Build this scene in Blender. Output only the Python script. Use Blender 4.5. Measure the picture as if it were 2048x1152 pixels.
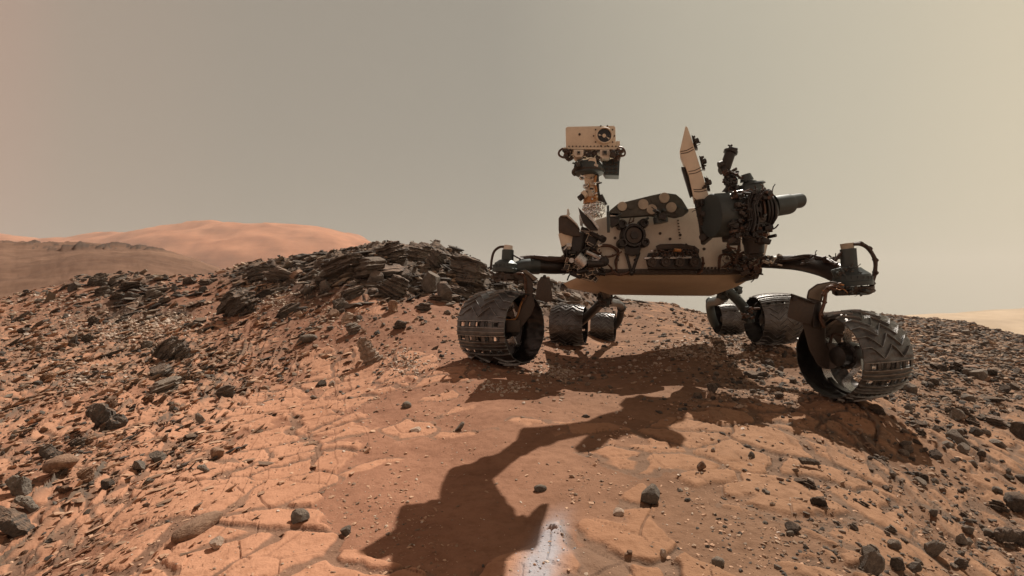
import bpy, bmesh, math, random
import numpy as np
from mathutils import Vector, Matrix, noise as mnoise
random.seed(7); rng = np.random.default_rng(7)
sc = bpy.context.scene
COL = sc.collection
for o in list(bpy.data.objects): bpy.data.objects.remove(o)

# ------------------------------------------------------------------ camera, world, sun, exposure
F = 1000.0                      # focal length in photograph pixels (2048 wide); the camera sits at the origin, level
CX, CY = 1024.0, 610.0
cd = bpy.data.cameras.new('camera'); cam = bpy.data.objects.new('camera', cd); COL.objects.link(cam)
cam.location = (0, 0, 0); cam.rotation_euler = (math.radians(90), 0, 0)
cd.sensor_width = 36; cd.lens = 36 * F / 2048; cd.shift_y = (CY - 576) / 2048
cd.clip_start = 0.02; cd.clip_end = 20000
sc.camera = cam
SUN_EL, SUN_AZ = math.radians(53), math.radians(28)       # azimuth from +Y towards +X
SV = Vector((math.sin(SUN_AZ) * math.cos(SUN_EL), math.cos(SUN_AZ) * math.cos(SUN_EL), math.sin(SUN_EL)))
sd = bpy.data.lights.new('sun', 'SUN'); sun = bpy.data.objects.new('sun', sd); COL.objects.link(sun)
sd.energy = 5.0; sd.angle = math.radians(0.2); sd.color = (1, 0.92, 0.82)
sun.rotation_euler = SV.to_track_quat('Z', 'Y').to_euler()

wd = bpy.data.worlds.new('World'); sc.world = wd; wd.use_nodes = True
nt = wd.node_tree; nt.nodes.clear()
def WN(t, **k):
    n = nt.nodes.new(t)
    for a, b in k.items(): setattr(n, a, b)
    return n
wo = WN('ShaderNodeOutputWorld'); bg = WN('ShaderNodeBackground'); nt.links.new(bg.outputs[0], wo.inputs[0])
tc = WN('ShaderNodeTexCoord'); sx = WN('ShaderNodeSeparateXYZ'); nt.links.new(tc.outputs['Generated'], sx.inputs[0])
at = WN('ShaderNodeMath', operation='ARCTAN2'); nt.links.new(sx.outputs[0], at.inputs[0]); nt.links.new(sx.outputs[1], at.inputs[1])
mr = WN('ShaderNodeMapRange'); nt.links.new(at.outputs[0], mr.inputs[0])
mr.inputs[1].default_value = -math.pi; mr.inputs[2].default_value = math.pi
cr = WN('ShaderNodeValToRGB'); nt.links.new(mr.outputs[0], cr.inputs[0])
def lin(r, g, b):
    f = lambda c: (c / 255 / 12.92) if c / 255 <= .04045 else ((c / 255 + .055) / 1.055) ** 2.4
    return (f(r), f(g), f(b), 1)
stops = [(0.0, (188, 156, 138)), (.35, (186, 154, 137)), (.373, (178, 151, 134)), (.386, (166, 149, 133)), (.423, (155, 145, 131)), (.496, (149, 143, 130)),
         (.571, (177, 171, 152)), (.60, (192, 184, 162)), (.627, (211, 199, 172)), (.66, (216, 203, 174)), (1.0, (188, 156, 138))]
el = cr.color_ramp.elements
while len(el) < len(stops): el.new(.5)
for e, (p, c) in zip(el, stops): e.position = p; e.color = lin(*c)
# brighter and paler towards the horizon
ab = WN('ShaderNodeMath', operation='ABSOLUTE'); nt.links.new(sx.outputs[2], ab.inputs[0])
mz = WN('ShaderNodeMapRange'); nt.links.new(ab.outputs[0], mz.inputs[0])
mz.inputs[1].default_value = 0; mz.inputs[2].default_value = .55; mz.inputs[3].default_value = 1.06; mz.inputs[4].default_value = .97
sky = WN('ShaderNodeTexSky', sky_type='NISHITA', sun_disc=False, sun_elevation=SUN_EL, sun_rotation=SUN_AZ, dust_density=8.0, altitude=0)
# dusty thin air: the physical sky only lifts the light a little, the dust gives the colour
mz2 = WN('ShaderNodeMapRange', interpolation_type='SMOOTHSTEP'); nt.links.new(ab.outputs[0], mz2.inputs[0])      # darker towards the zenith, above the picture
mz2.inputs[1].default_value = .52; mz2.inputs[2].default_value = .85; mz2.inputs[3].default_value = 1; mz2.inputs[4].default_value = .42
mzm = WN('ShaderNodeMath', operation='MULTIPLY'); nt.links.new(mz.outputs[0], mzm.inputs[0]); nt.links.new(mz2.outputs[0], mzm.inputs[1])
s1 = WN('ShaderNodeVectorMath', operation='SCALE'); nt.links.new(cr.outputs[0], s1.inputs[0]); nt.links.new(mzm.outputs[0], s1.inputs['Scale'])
s2 = WN('ShaderNodeVectorMath', operation='SCALE'); nt.links.new(sky.outputs[0], s2.inputs[0]); s2.inputs['Scale'].default_value = .004
s3 = WN('ShaderNodeVectorMath', operation='ADD'); nt.links.new(s1.outputs[0], s3.inputs[0]); nt.links.new(s2.outputs[0], s3.inputs[1])
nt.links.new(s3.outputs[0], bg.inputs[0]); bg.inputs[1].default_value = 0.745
sc.view_settings.view_transform = 'Standard'; sc.view_settings.look = 'None'
sc.view_settings.exposure = 0.25; sc.view_settings.gamma = 1.0
try:
    sc.cycles.use_denoising = True; sc.cycles.max_bounces = 5; sc.cycles.diffuse_bounces = 3; sc.cycles.volume_bounces = 0
except Exception: pass

# ------------------------------------------------------------------ helpers
def tag(o, label=None, cat=None, group=None, kind=None):
    if label: o['label'] = label
    if cat: o['category'] = cat
    if group: o['group'] = group
    if kind: o['kind'] = kind
    return o
def W(px, py, d):               # the point d metres ahead that stands at this place of the photograph
    return Vector(((px - CX) / F * d, d, -(py - CY) / F * d))
def link(o, parent=None):
    COL.objects.link(o)
    if parent is not None: o.parent = parent
    return o
def np_mesh(name, V, Fc, mat=None, smooth=False, attrs=None):
    """V (n,3), Fc (m,k) faces of one size"""
    me = bpy.data.meshes.new(name)
    V = np.ascontiguousarray(V, dtype=np.float32); Fc = np.ascontiguousarray(Fc, dtype=np.int32)
    m, k = Fc.shape
    me.vertices.add(len(V)); me.vertices.foreach_set('co', V.ravel())
    me.loops.add(m * k); me.loops.foreach_set('vertex_index', Fc.ravel())
    me.polygons.add(m); me.polygons.foreach_set('loop_start', np.arange(0, m * k, k, dtype=np.int32))
    me.update(calc_edges=True)
    me.polygons.foreach_set('use_smooth', np.full(m, smooth, dtype=bool))
    if attrs:
        for an, av in attrs.items():
            a = me.color_attributes.new(an, 'FLOAT_COLOR', 'POINT')
            a.data.foreach_set('color', np.ascontiguousarray(av, dtype=np.float32).ravel())
    if mat: me.materials.append(mat)
    me.update()
    return me

# ---- materials
def mat_new(name):
    m = bpy.data.materials.new(name); m.use_nodes = True
    t = m.node_tree; b = t.nodes['Principled BSDF']
    return m, t, b
def N(t, ty, **k):
    n = t.nodes.new(ty)
    for a, b in k.items(): setattr(n, a, b)
    return n
def noise_tex(t, scale, detail=6, rough=.6, coord='Object', vec=None):
    n = N(t, 'ShaderNodeTexNoise'); n.inputs['Scale'].default_value = scale; n.inputs['Detail'].default_value = detail; n.inputs['Roughness'].default_value = rough
    if vec is None:
        c = N(t, 'ShaderNodeTexCoord'); vec = c.outputs[coord]
    t.links.new(vec, n.inputs['Vector']); return n
def ramp(t, src, stops):
    r = N(t, 'ShaderNodeValToRGB'); t.links.new(src, r.inputs[0])
    el = r.color_ramp.elements
    while len(el) < len(stops): el.new(.5)
    for e, (p, c) in zip(el, stops):
        e.position = p; e.color = c if len(c) == 4 else (*c, 1)
    return r
def mixc(t, fac, a, b, mode='MIX'):
    m = N(t, 'ShaderNodeMix', data_type='RGBA', blend_type=mode)
    for s, v in ((m.inputs[0], fac), (m.inputs[6], a), (m.inputs[7], b)):
        if isinstance(v, (int, float)): s.default_value = v
        elif isinstance(v, tuple): s.default_value = v if len(v) == 4 else (*v, 1)
        else: t.links.new(v, s)
    return m.outputs[2]
def bump(t, b, src, strength=.3, dist=.01):
    n = N(t, 'ShaderNodeBump'); n.inputs['Strength'].default_value = strength; n.inputs['Distance'].default_value = dist
    t.links.new(src, n.inputs['Height']); t.links.new(n.outputs[0], b.inputs['Normal'])
DUST = (.30, .165, .095)
def paint(name, col, rough=.6, metal=0., dust=.35, dscale=14, bstr=.12, var=.25, spec=.5):
    """painted or bare hardware with wear, specks and settled dust"""
    m, t, b = mat_new(name); col = tuple(c * .9 for c in col)
    n1 = noise_tex(t, dscale, 8, .65); n2 = noise_tex(t, dscale * 6, 4, .7)
    dark = tuple(c * (1 - var) for c in col); lite = tuple(min(1, c * (1 + var * .6)) for c in col)
    r1 = ramp(t, n1.outputs[0], [(.3, dark), (.7, lite)])
    geo = N(t, 'ShaderNodeNewGeometry'); sp = N(t, 'ShaderNodeSeparateXYZ'); t.links.new(geo.outputs['Normal'], sp.inputs[0])
    up = N(t, 'ShaderNodeMapRange'); t.links.new(sp.outputs[2], up.inputs[0]); up.inputs[1].default_value = -.2; up.inputs[2].default_value = 1; up.inputs[3].default_value = .25; up.inputs[4].default_value = 1
    rd = ramp(t, n2.outputs[0], [(.35, (0, 0, 0)), (.75, (dust * 1.6,) * 3)])
    mm = N(t, 'ShaderNodeMath', operation='MULTIPLY', use_clamp=True); t.links.new(rd.outputs[0], mm.inputs[0]); t.links.new(up.outputs[0], mm.inputs[1])
    c = mixc(t, mm.outputs[0], r1.outputs[0], DUST)
    t.links.new(c, b.inputs['Base Color'])
    rr = N(t, 'ShaderNodeMapRange'); t.links.new(n1.outputs[0], rr.inputs[0]); rr.inputs[3].default_value = max(.03, rough - .15); rr.inputs[4].default_value = min(1, rough + .18)
    t.links.new(rr.outputs[0], b.inputs['Roughness']); b.inputs['Metallic'].default_value = metal
    b.inputs['Specular IOR Level'].default_value = spec
    if bstr: bump(t, b, n2.outputs[0], bstr, .004)
    return m
M = {}
M['tan'] = paint('tan_paint', (.78, .735, .63), .5, dust=.18, dscale=7, var=.12)
M['tan2'] = paint('cream_tan_paint', (.76, .675, .535), .5, dust=.14, dscale=9, var=.12)
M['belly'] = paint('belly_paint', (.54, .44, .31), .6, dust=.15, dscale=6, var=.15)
M['dark'] = paint('dark_hardware', (.022, .023, .023), .4, .3, dust=.14)
M['grey'] = paint('grey_green_anodised', (.060, .080, .082), .45, .35, dust=.06)
M['brown'] = paint('dusty_brown_metal', (.055, .046, .038), .5, .3, dust=.2)
M['copper'] = paint('copper_cable', (.11, .058, .036), .45, .3, dust=.1, dscale=60, var=.5)
M['gold'] = paint('amber_film', (.50, .24, .09), .35, .4, dust=.1, dscale=40, var=.4)
M['cable'] = paint('dark_cable', (.05, .032, .024), .5, .1, dust=.15, dscale=60, var=.5)
M['silver'] = paint('bare_aluminium', (.55, .55, .54), .25, .95, dust=.08, dscale=30, bstr=.6)
M['white'] = paint('white_paint', (.72, .68, .60), .5, dust=.12, var=.1)
M['wheel'] = paint('wheel_aluminium', (.13, .137, .14), .34, .85, dust=.20, dscale=11, var=.65, bstr=.6)
M['fork'] = paint('olive_tan_metal', (.19, .16, .12), .5, .1, dust=.2)
M['rib'] = paint('worn_tread_edge', (.34, .34, .33), .38, .8, dust=.12, dscale=30, var=.5)
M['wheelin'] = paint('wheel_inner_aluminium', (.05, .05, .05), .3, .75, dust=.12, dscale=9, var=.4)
M['plate'] = paint('antenna_plate', (.075, .082, .070), .6, .1, dust=.12, dscale=16, var=.5)
M['disc'] = paint('antenna_disc', (.48, .44, .35), .6, dust=.15)
m, t, b = mat_new('dark_glass'); b.inputs['Base Color'].default_value = (.006, .007, .009, 1); b.inputs['Roughness'].default_value = .06; M['glass'] = m
# crumpled foil
m, t, b = mat_new('crumpled_foil'); b.inputs['Metallic'].default_value = 1; b.inputs['Base Color'].default_value = (.75, .75, .74, 1); b.inputs['Roughness'].default_value = .16
v = N(t, 'ShaderNodeTexVoronoi'); v.inputs['Scale'].default_value = 55; c_ = N(t, 'ShaderNodeTexCoord'); t.links.new(c_.outputs['Object'], v.inputs['Vector']); bump(t, b, v.outputs['Distance'], 1., .02); M['foil'] = m
# ------------------------------------------------------------------ terrain
TAB = rng.random((256, 256)).astype(np.float32)
def vnoise(x, y, seed=0):
    x = x + seed * 37.31 + 1000; y = y + seed * 17.77 + 1000
    xi = np.floor(x).astype(np.int64); yi = np.floor(y).astype(np.int64)
    fx = (x - xi); fy = (y - yi); fx = fx * fx * (3 - 2 * fx); fy = fy * fy * (3 - 2 * fy)
    a = TAB[xi & 255, yi & 255]; b = TAB[(xi + 1) & 255, yi & 255]; c = TAB[xi & 255, (yi + 1) & 255]; d = TAB[(xi + 1) & 255, (yi + 1) & 255]
    return (a * (1 - fx) + b * fx) * (1 - fy) + (c * (1 - fx) + d * fx) * fy
def fbm(x, y, oct=5, seed=0, gain=.5):
    s = 0; a = 1; n = 0
    for k in range(oct):
        s = s + a * (vnoise(x * 2 ** k, y * 2 ** k, seed + k * 3) - .5); n += a; a *= gain
    return s / n * 2
def voro(x, y, seed=0):
    """distance to the cell border and one random number per cell"""
    xi = np.floor(x).astype(np.int64); yi = np.floor(y).astype(np.int64)
    best = np.full(x.shape, 9., np.float32); bx = np.zeros_like(best); by = np.zeros_like(best); bc = np.zeros_like(best)
    pts = []
    for dx in (-1, 0, 1):
        for dy in (-1, 0, 1):
            cx = xi + dx; cy = yi + dy
            jx = cx + TAB[(cx + seed * 7) & 255, (cy + 31) & 255]; jy = cy + TAB[(cx + 91) & 255, (cy + seed * 13) & 255]
            rx = (jx - x).astype(np.float32); ry = (jy - y).astype(np.float32); d = rx * rx + ry * ry
            c = TAB[(cx + 51 + seed) & 255, (cy + 7) & 255]
            pts.append((rx, ry)); m = d < best
            best = np.where(m, d, best); bx = np.where(m, rx, bx); by = np.where(m, ry, by); bc = np.where(m, c, bc)
    ed = np.full(x.shape, 9., np.float32)
    for rx, ry in pts:
        ex = rx - bx; ey = ry - by; L = np.sqrt(ex * ex + ey * ey)
        e = ((rx + bx) * .5 * ex + (ry + by) * .5 * ey) / np.maximum(L, 1e-4)
        ed = np.where(L > 1e-3, np.minimum(ed, e), ed)
    return ed, bc
def sstep(a, b, x):
    t = np.clip((x - a) / (b - a), 0, 1); return t * t * (3 - 2 * t)

# the lie of the land, read off the photograph: (pixel column, pixel row, metres ahead)
CT = [
 # rover's ground
 (1700, 805, 2.55), (1000, 722, 3.4), (1130, 690, 5.4), (1205, 681, 6.67), (1545, 688, 4.3), (1458, 669, 6.13),
 (1130, 735, 3.9), (1130, 712, 4.7), (1205, 702, 5.3), (1205, 690, 6.0), (1350, 740, 3.3), (1350, 690, 5.0), (1310, 672, 6.6), (1250, 655, 7.6), (1400, 655, 8.0),
 (1100, 760, 2.95), (1100, 900, 1.85), (1100, 1130, 1.08), (1300, 1000, 1.45), (1300, 850, 2.2),
 # right slope
 (1640, 632, 11), (1640, 660, 7.0), (1780, 633, 11.5), (1930, 650, 10.5), (2048, 678, 8.5), (1900, 700, 5.5), (2020, 740, 4.6), (1800, 800, 3.1), (2000, 820, 3.3), (1700, 870, 2.25), (2000, 1000, 1.95),
 (1500, 900, 1.95), (1500, 1100, 1.17), (2000, 1140, 1.45), (1750, 1120, 1.2), (1560, 740, 4.0 * .95),
 # middle foreground and left
 (900, 735, 3.1), (880, 800, 2.6), (700, 740, 3.6), (700, 820, 2.6), (700, 1000, 1.5), (700, 1140, 1.1), (400, 1100, 1.22), (400, 900, 2.15), (420, 740, 4.0), (200, 1100, 1.35), (200, 900, 2.3), (0, 1000, 1.85), (0, 1140, 1.45), (0, 850, 2.9), (200, 750, 4.0), (0, 700, 5.0), (200, 650, 6.2), (60, 630, 7.5),
 # slope up to the outcrop
 (420, 660, 5.5), (500, 600, 6.3), (600, 640, 4.9), (600, 570, 6.1), (750, 640, 4.5), (750, 570, 5.5), (900, 640, 4.5), (900, 585, 5.4), (1050, 640, 6.3), (1070, 695, 4.7), (1080, 602, 7.3), (1180, 636, 8.2), (1240, 645, 8.2),
 # crest
 (0, 598, 9), (130, 570, 9.6), (200, 558, 10), (320, 558, 10), (420, 548, 10), (500, 528, 8.6), (650, 508, 7.6), (760, 494, 6.9), (870, 495, 6.7), (950, 533, 6.5), (1000, 556, 6.8), (1100, 563, 8.4), (1240, 603, 9.8),
 (1330, 606, 13), (1420, 628, 13), (1550, 630, 13),
 # the brown ridge beyond
 (0, 592, 22), (0, 560, 30), (0, 525, 42), (0, 492, 58), (120, 560, 26), (120, 520, 42), (120, 489, 58), (230, 545, 26), (230, 515, 42), (240, 490, 56), (320, 535, 30), (320, 502, 52), (400, 535, 34), (400, 524, 50), (450, 542, 40),
]
CZ = [  # hidden ground: (pixel column, height, metres ahead)
 (0, -.25, 13), (130, .05, 13), (230, .25, 14), (320, .25, 14), (420, .25, 14), (500, .25, 12), (650, .1, 11), (760, -.1, 10.5), (870, -.1, 10.5), (950, -.2, 10.5), (1000, -.2, 11), (1100, -.3, 12), (1240, -.5, 14),
 (1330, -.9, 20), (1420, -1.2, 20), (1640, -1.2, 20), (1780, -1.4, 20), (1930, -1.7, 18), (2048, -1.9, 15),
 (550, -.6, 25), (760, -2, 25), (1000, -2.5, 28), (550, -2., 60), (760, -5, 60), (1000, -6, 60), (1330, -6, 60), (1640, -7, 60), (2048, -8, 55),
 (0, 4.5, 90), (230, 4., 90), (400, 0.5, 90), (0, -12, 260), (400, -12, 260), (1000, -12, 260), (1640, -12, 260), (2048, -12, 260),
 (300, -.6, .5), (1024, -.57, .5), (1750, -.6, .5), (1024, -.58, .75)]
cp = []; cz = []
for px, py, d in CT:
    x = (px - CX) / F * d; cp.append((math.atan2(x, d) * 2.2, math.log(math.hypot(x, d)))); cz.append(-(py - CY) / F * d)
for px, z, d in CZ:
    x = (px - CX) / F * d; cp.append((math.atan2(x, d) * 2.2, math.log(math.hypot(x, d)))); cz.append(z)
for th in (-1.15, -1.8, -2.6, 3.14, 2.6, 1.8, 1.15, -3.14):
    for r, z in ((.5, -.6), (2, -.75), (6, -.9), (15, -1.6), (60, -7), (260, -12)):
        cp.append((th * 2.2, math.log(r))); cz.append(z)
cp = np.array(cp); cz = np.array(cz)
def tps_k(d2): return .5 * d2 * np.log(d2 + 1e-9)
n_ = len(cp); D2 = ((cp[:, None] - cp[None]) ** 2).sum(-1)
A = np.zeros((n_ + 3, n_ + 3)); A[:n_, :n_] = tps_k(D2) + np.eye(n_) * .004; A[:n_, n_] = 1; A[:n_, n_ + 1:] = cp; A[n_:, :n_] = A[:n_, n_:].T
wts = np.linalg.solve(A, np.concatenate([cz, np.zeros(3)]))
def tps(u, v):
    out = np.empty(u.size); uf = u.ravel(); vf = v.ravel()
    for s in range(0, u.size, 20000):
        a = uf[s:s + 20000]; b = vf[s:s + 20000]
        d2 = (a[:, None] - cp[None, :, 0]) ** 2 + (b[:, None] - cp[None, :, 1]) ** 2
        out[s:s + 20000] = tps_k(d2) @ wts[:n_] + wts[n_] + a * wts[n_ + 1] + b * wts[n_ + 2]
    return out.reshape(u.shape)

QUICK = False
NC, NR = (1400, 760) if not QUICK else (500, 300)
th_mid = np.linspace(-math.radians(50), math.radians(50), NC)
th_l = np.linspace(-math.pi, -math.radians(50), 110)[:-1]; th_r = np.linspace(math.radians(50), math.pi, 110)[1:-1]
TH = np.concatenate([th_l, th_mid, th_r]); I0 = len(th_l)
RR = np.concatenate([np.exp(np.linspace(math.log(.35), math.log(15), NR)), np.exp(np.linspace(math.log(15), math.log(300), 170))[1:], np.array([500, 900, 1300.])])
# coarse evaluation of the spline, then linear upsampling
ci = np.unique(np.concatenate([np.arange(0, len(TH), 8), [len(TH) - 1]])); cj = np.unique(np.concatenate([np.arange(0, len(RR) - 5, 6), np.arange(len(RR) - 6, len(RR))]))
lnr = np.log(np.minimum(RR, 300))
Zc = tps((TH[ci] * 2.2)[:, None] * np.ones(len(cj))[None], lnr[cj][None] * np.ones(len(ci))[:, None])
Z0 = np.stack([np.interp(lnr, lnr[cj] + np.arange(len(cj)) * 1e-9, r) for r in Zc])
Z = np.stack([np.interp(TH, TH[ci], Z0[:, k]) for k in range(len(RR))], 1)
Z += -(np.clip(RR - 60, 0, None) * .05 * (1 + 0 * RR))[None]
T2, R2 = np.meshgrid(TH, RR, indexing='ij'); X = R2 * np.sin(T2); Y = R2 * np.cos(T2)
front = Y > .05
PX = np.where(front, CX + F * X / np.maximum(Y, .05), -9999); PYb = np.where(front, CY - F * Z / np.maximum(Y, .05), 9999)

# what the ground is made of: (px, py, slab, strata, outcrop, gravel, far_tone)
ZS = np.array([
 (60, 1100, .85, .8, 0, .2), (200, 1100, .9, .6, 0, .15), (300, 1100, .9, .4, 0, .1), (450, 1080, 1, .1, 0, 0), (600, 1100, .8, 0, 0, 0), (750, 1100, .45, 0, 0, 0), (500, 920, .95, .2, 0, .05), (640, 850, .7, .1, 0, .1), (300, 880, .8, .9, 0, .3), (100, 900, .65, 1, 0, .4),
 (100, 700, .5, 1, .05, .9), (300, 700, .55, 1, .05, 1), (480, 700, .4, .7, .1, .5), (700, 740, .6, .2, 0, .3), (800, 700, .2, 0, 0, .3), (850, 800, .3, 0, 0, .05), (850, 920, .25, 0, 0, 0), (1000, 860, .1, 0, 0, 0), (1100, 800, .05, 0, 0, .1), (1200, 920, .15, 0, 0, 0),
 (1250, 1080, .7, 0, 0, .05), (1400, 1080, .4, 0, 0, .2), (1400, 920, .55, .1, 0, .2), (1500, 880, .85, .2, 0, .3), (1560, 960, .85, .2, 0, .3), (1660, 900, .7, .6, 0, .4), (1680, 980, .9, .4, 0, .3), (1800, 950, .5, .8, 0, .4), (1900, 1020, .5, .7, 0, .4), (1700, 1100, .5, .3, 0, .4), (2020, 1100, .3, .5, 0, .6), (1900, 860, .4, .6, 0, .6), (2020, 950, .6, .7, 0, .5), (1900, 740, .15, .1, 0, 1), (1850, 680, 0, 0, 0, 1), (2000, 700, 0, 0, 0, 1), (1650, 680, .1, 0, 0, 1), (1500, 740, .1, 0, 0, .8),
 (150, 590, .1, .3, .45, .5), (240, 575, 0, 0, .8, .4), (330, 580, 0, 0, .7, .4), (400, 565, .0, 0, .1, .5), (560, 540, 0, 0, .9, .4), (650, 525, 0, 0, .9, .4), (760, 505, 0, 0, 1, .3), (870, 510, 0, 0, 1, .3), (935, 550, 0, 0, 1, .3), (800, 560, 0, 0, .8, .4), (900, 605, 0, 0, .35, .4), (700, 610, .1, .1, .5, .5), (480, 610, .1, .3, .4, .5), (600, 640, .1, .3, .2, .8), (850, 650, 0, 0, .05, .3), (1150, 575, 0, 0, .8, .3), (1230, 610, .2, 0, .6, .3), (1330, 620, .3, 0, .3, .5), (1280, 650, .1, 0, 0, .2), (1350, 720, 0, 0, 0, .15), (1100, 740, .1, 0, 0, .4), (0, 620, .2, .8, .1, .6),
 (1060, 1060, .1, 0, 0, 0), (950, 1080, .05, 0, 0, 0), (860, 1090, .2, 0, 0, 0), (1100, 1130, .2, 0, 0, 0),
 (100, 540, 0, 0, 0, .1), (300, 500, 0, 0, .25, .1), (0, 500, 0, 0, 0, 0)], dtype=np.float32)
def zones(px, py):
    P = np.clip(px, -200, 2250)[..., None]; Q = np.clip(py, 480, 1200)[..., None]
    w = np.exp(-(((P - ZS[:, 0]) / 70) ** 2 + ((Q - ZS[:, 1]) / 42) ** 2) * .5) + 1e-6 / (1 + ((P - ZS[:, 0]) / 70) ** 2 + ((Q - ZS[:, 1]) / 42) ** 2)
    w = w.astype(np.float32); w /= w.sum(-1, keepdims=True)
    return w @ ZS[:, 2:]
zi = np.unique(np.concatenate([np.arange(0, len(TH), 6), [len(TH) - 1]])); zj = np.unique(np.concatenate([np.arange(0, len(RR), 4), [len(RR) - 1]]))
Zn = zones(PX[np.ix_(zi, zj)], PYb[np.ix_(zi, zj)])
def up2(a):
    b = np.stack([np.interp(np.arange(len(RR)), zj, r) for r in a]); return np.stack([np.interp(np.arange(len(TH)), zi, b[:, k]) for k in range(len(RR))], 1).astype(np.float32)
SL, ST, OC, GR = [up2(Zn[..., k]) for k in range(4)]
farm = sstep(13, 20, R2).astype(np.float32); near = 1 - farm
SL *= near; ST *= near; OC = OC * near; GR = GR * near

# relief
wx = fbm(X * 1.3, Y * 1.3, 3, 5) * .25; wy = fbm(X * 1.3, Y * 1.3, 3, 9) * .25
big = fbm(X * .9, Y * .9, 4, 1) * .035 + fbm(X * 4, Y * 4, 4, 2) * .012
Zd = Z + big * np.where(R2 < 3, .6, 1) * near
# flat bedrock slabs: polygons separated by sand-filled cracks (two overlapping scales), long and thin in the tilted beds
def slabs(ax, s1, s2, seed):
    c, s = math.cos(ax), math.sin(ax)
    jx = fbm(X * 5, Y * 5, 4, 101 + seed) * .085; jy = fbm(X * 5, Y * 5, 4, 131 + seed) * .085
    a = (X + wx * .5 + jx) * c + (Y + wy * .5 + jy) * s; b = -(X + wx * .5 + jx) * s + (Y + wy * .5 + jy) * c
    e, r = voro(a * s1, b * s2, seed); return e / ((s1 + s2) * .5), r
eA, rA = slabs(0.15, 4.0, 4.6, 1)
eL, rL = slabs(math.atan2(.94, -.34), 4.4, 11.0, 2)
eR, rR = slabs(math.atan2(.95, .31), 4.0, 9.0, 3)
wl = ST * (X < 0) ; wr = ST * (X >= 0)
pick = TAB[(np.abs(X * 7).astype(int)) & 255, (np.abs(Y * 7).astype(int)) & 255]
useS = (ST + fbm(X * 2.5, Y * 2.5, 3, 29) * .5 > .5)
e_ = np.where(useS, np.where(X < 0, eL, eR), eA); r_ = np.where(useS, np.where(X < 0, rL, rR), rA)
patch = fbm(X * 2.2, Y * 2.2, 4, 21)
def strn(ax, seed):
    c, s = math.cos(ax), math.sin(ax); return fbm((X * c + Y * s) * 1.6, (-X * s + Y * c) * 8, 4, seed)
streak = np.where(X < 0, strn(math.atan2(.94, -.34), 24), strn(math.atan2(.95, .31), 25)) * ST
patch = patch + fbm(X * 9, Y * 9, 3, 22) * .25 + streak * 1.1
SLm = sstep(-.012, .022, SL * 1.2 + .12 - r_ * .62 - .20 + patch * .95 * np.clip(SL * 2.2, .3, 1))
cw = np.clip(.006 + .030 * (fbm(X * 3, Y * 3, 3, 23) + .32), .003, .024)
crack = np.where(cw > .0015, sstep(cw * .8, cw * 1.1 + .002, e_), 1)
SLf = SLm * crack
# fine cracks inside slabs
e2, r2 = voro((X + wx * .5) * 7.5 + 3, (Y + wy * .5) * 7.5, 6); fine = sstep(0.0, .035, e2 + (r2 > .45) * 1.0)
SLs = sstep(-.03, .05, SL * 1.2 + .12 - r_ * .62 - .20 + patch * .95 * np.clip(SL * 2.2, .3, 1)) * sstep(cw * .6, cw * 1.1 + .008, e_)
Zd += SLs * (.005 + r_ * .009) + SLm * fbm(X * 14, Y * 14, 5, 12, .6) * .0045 + SLf * fbm(X * 3, Y * 3, 3, 14) * .008 - SLm * (1 - fine) * .006
# ledges of the tilted beds
def ledge(ax, k, seed):
    c, s = math.cos(ax), math.sin(ax)
    al = X * c + Y * s
    q = (-(X) * s + Y * c) * k + fbm(al * 1.2, (-(X) * s + Y * c) * 5, 4, seed) * 1.6
    f = q - np.floor(q); rr = TAB[np.floor(q).astype(int) & 255, (np.floor(al * 2.4 + TAB[np.floor(q).astype(int) & 255, 3] * 9)).astype(int) & 255]
    return f, rr
fL, qL = ledge(math.atan2(.94, -.34), 15, 31); fR, qR = ledge(math.atan2(.95, .31), 12, 33)
lf = np.where(X < 0, fL, fR); lq = np.where(X < 0, qL, qR)
led = ST * lf ** 2 * (lq > .35) * lq * sstep(.5, 3, R2)
Zd += led * np.where(X < 0, .046, .022)
# layered outcrop: noisy relief cut into terraces that dip to one side
rel = fbm(X * .8 + 3, Y * .8, 5, 41, .55) * .5 + np.abs(fbm(X * 2.2, Y * 2.2, 4, 44)) * .28 + .02
dip = X * .30 - Y * .05 + fbm(X * .7, Y * .7, 2, 77) * .15
q = (rel + dip) / .07; fl = np.floor(q); fr = q - fl
stair = (fl + sstep(.62, 1.0, fr) + .35 * (TAB[fl.astype(int) & 255, np.floor(X * 1.5).astype(int) & 255] - .5)) * .07 - dip
Zo = stair * .62 + fbm(X * 9, Y * 9, 4, 47) * .035
OCm = sstep(.25, .75, OC + fbm(X * 1.4, Y * 1.4, 3, 50) * .35)
Zd += OCm * Zo * np.clip(OC * 1.3, 0, 1)
# gravelly ground
Zd += GR * fbm(X * 22, Y * 22, 3, 60) * .010 + near * (1 - SLf) * fbm(X * 30, Y * 30, 2, 61) * .0022
# far ground
ang = np.abs(T2)
Zd += farm * (fbm(X * .07, Y * .07, 6, 70) * np.clip(R2 * .014, 0, 2.0) + fbm(X * .5, Y * .5, 5, 71) * .16)
rid = farm * sstep(60, 30, np.abs(R2 - 55)) * sstep(.05, .25, fbm(X * .12, Y * .12, 5, 75) + .02) * sstep(470, 300, PX) * (PYb < 512)
rq = fbm(X * .8, Y * .8, 5, 76); Zd += rid * np.maximum(rq, 0) * .7 + farm * np.abs(fbm(X * 1.1, Y * 1.1, 5, 78)) * .10 * (R2 < 90)
# drill hole in its powder
hx, hy = (1104 - CX) / F * 1.235, 1.235
hd = np.sqrt((X - hx) ** 2 + (Y - hy) ** 2)
Zd += .010 * np.exp(-(hd / .035) ** 2) - .03 * sstep(.016, .008, hd)
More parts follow.
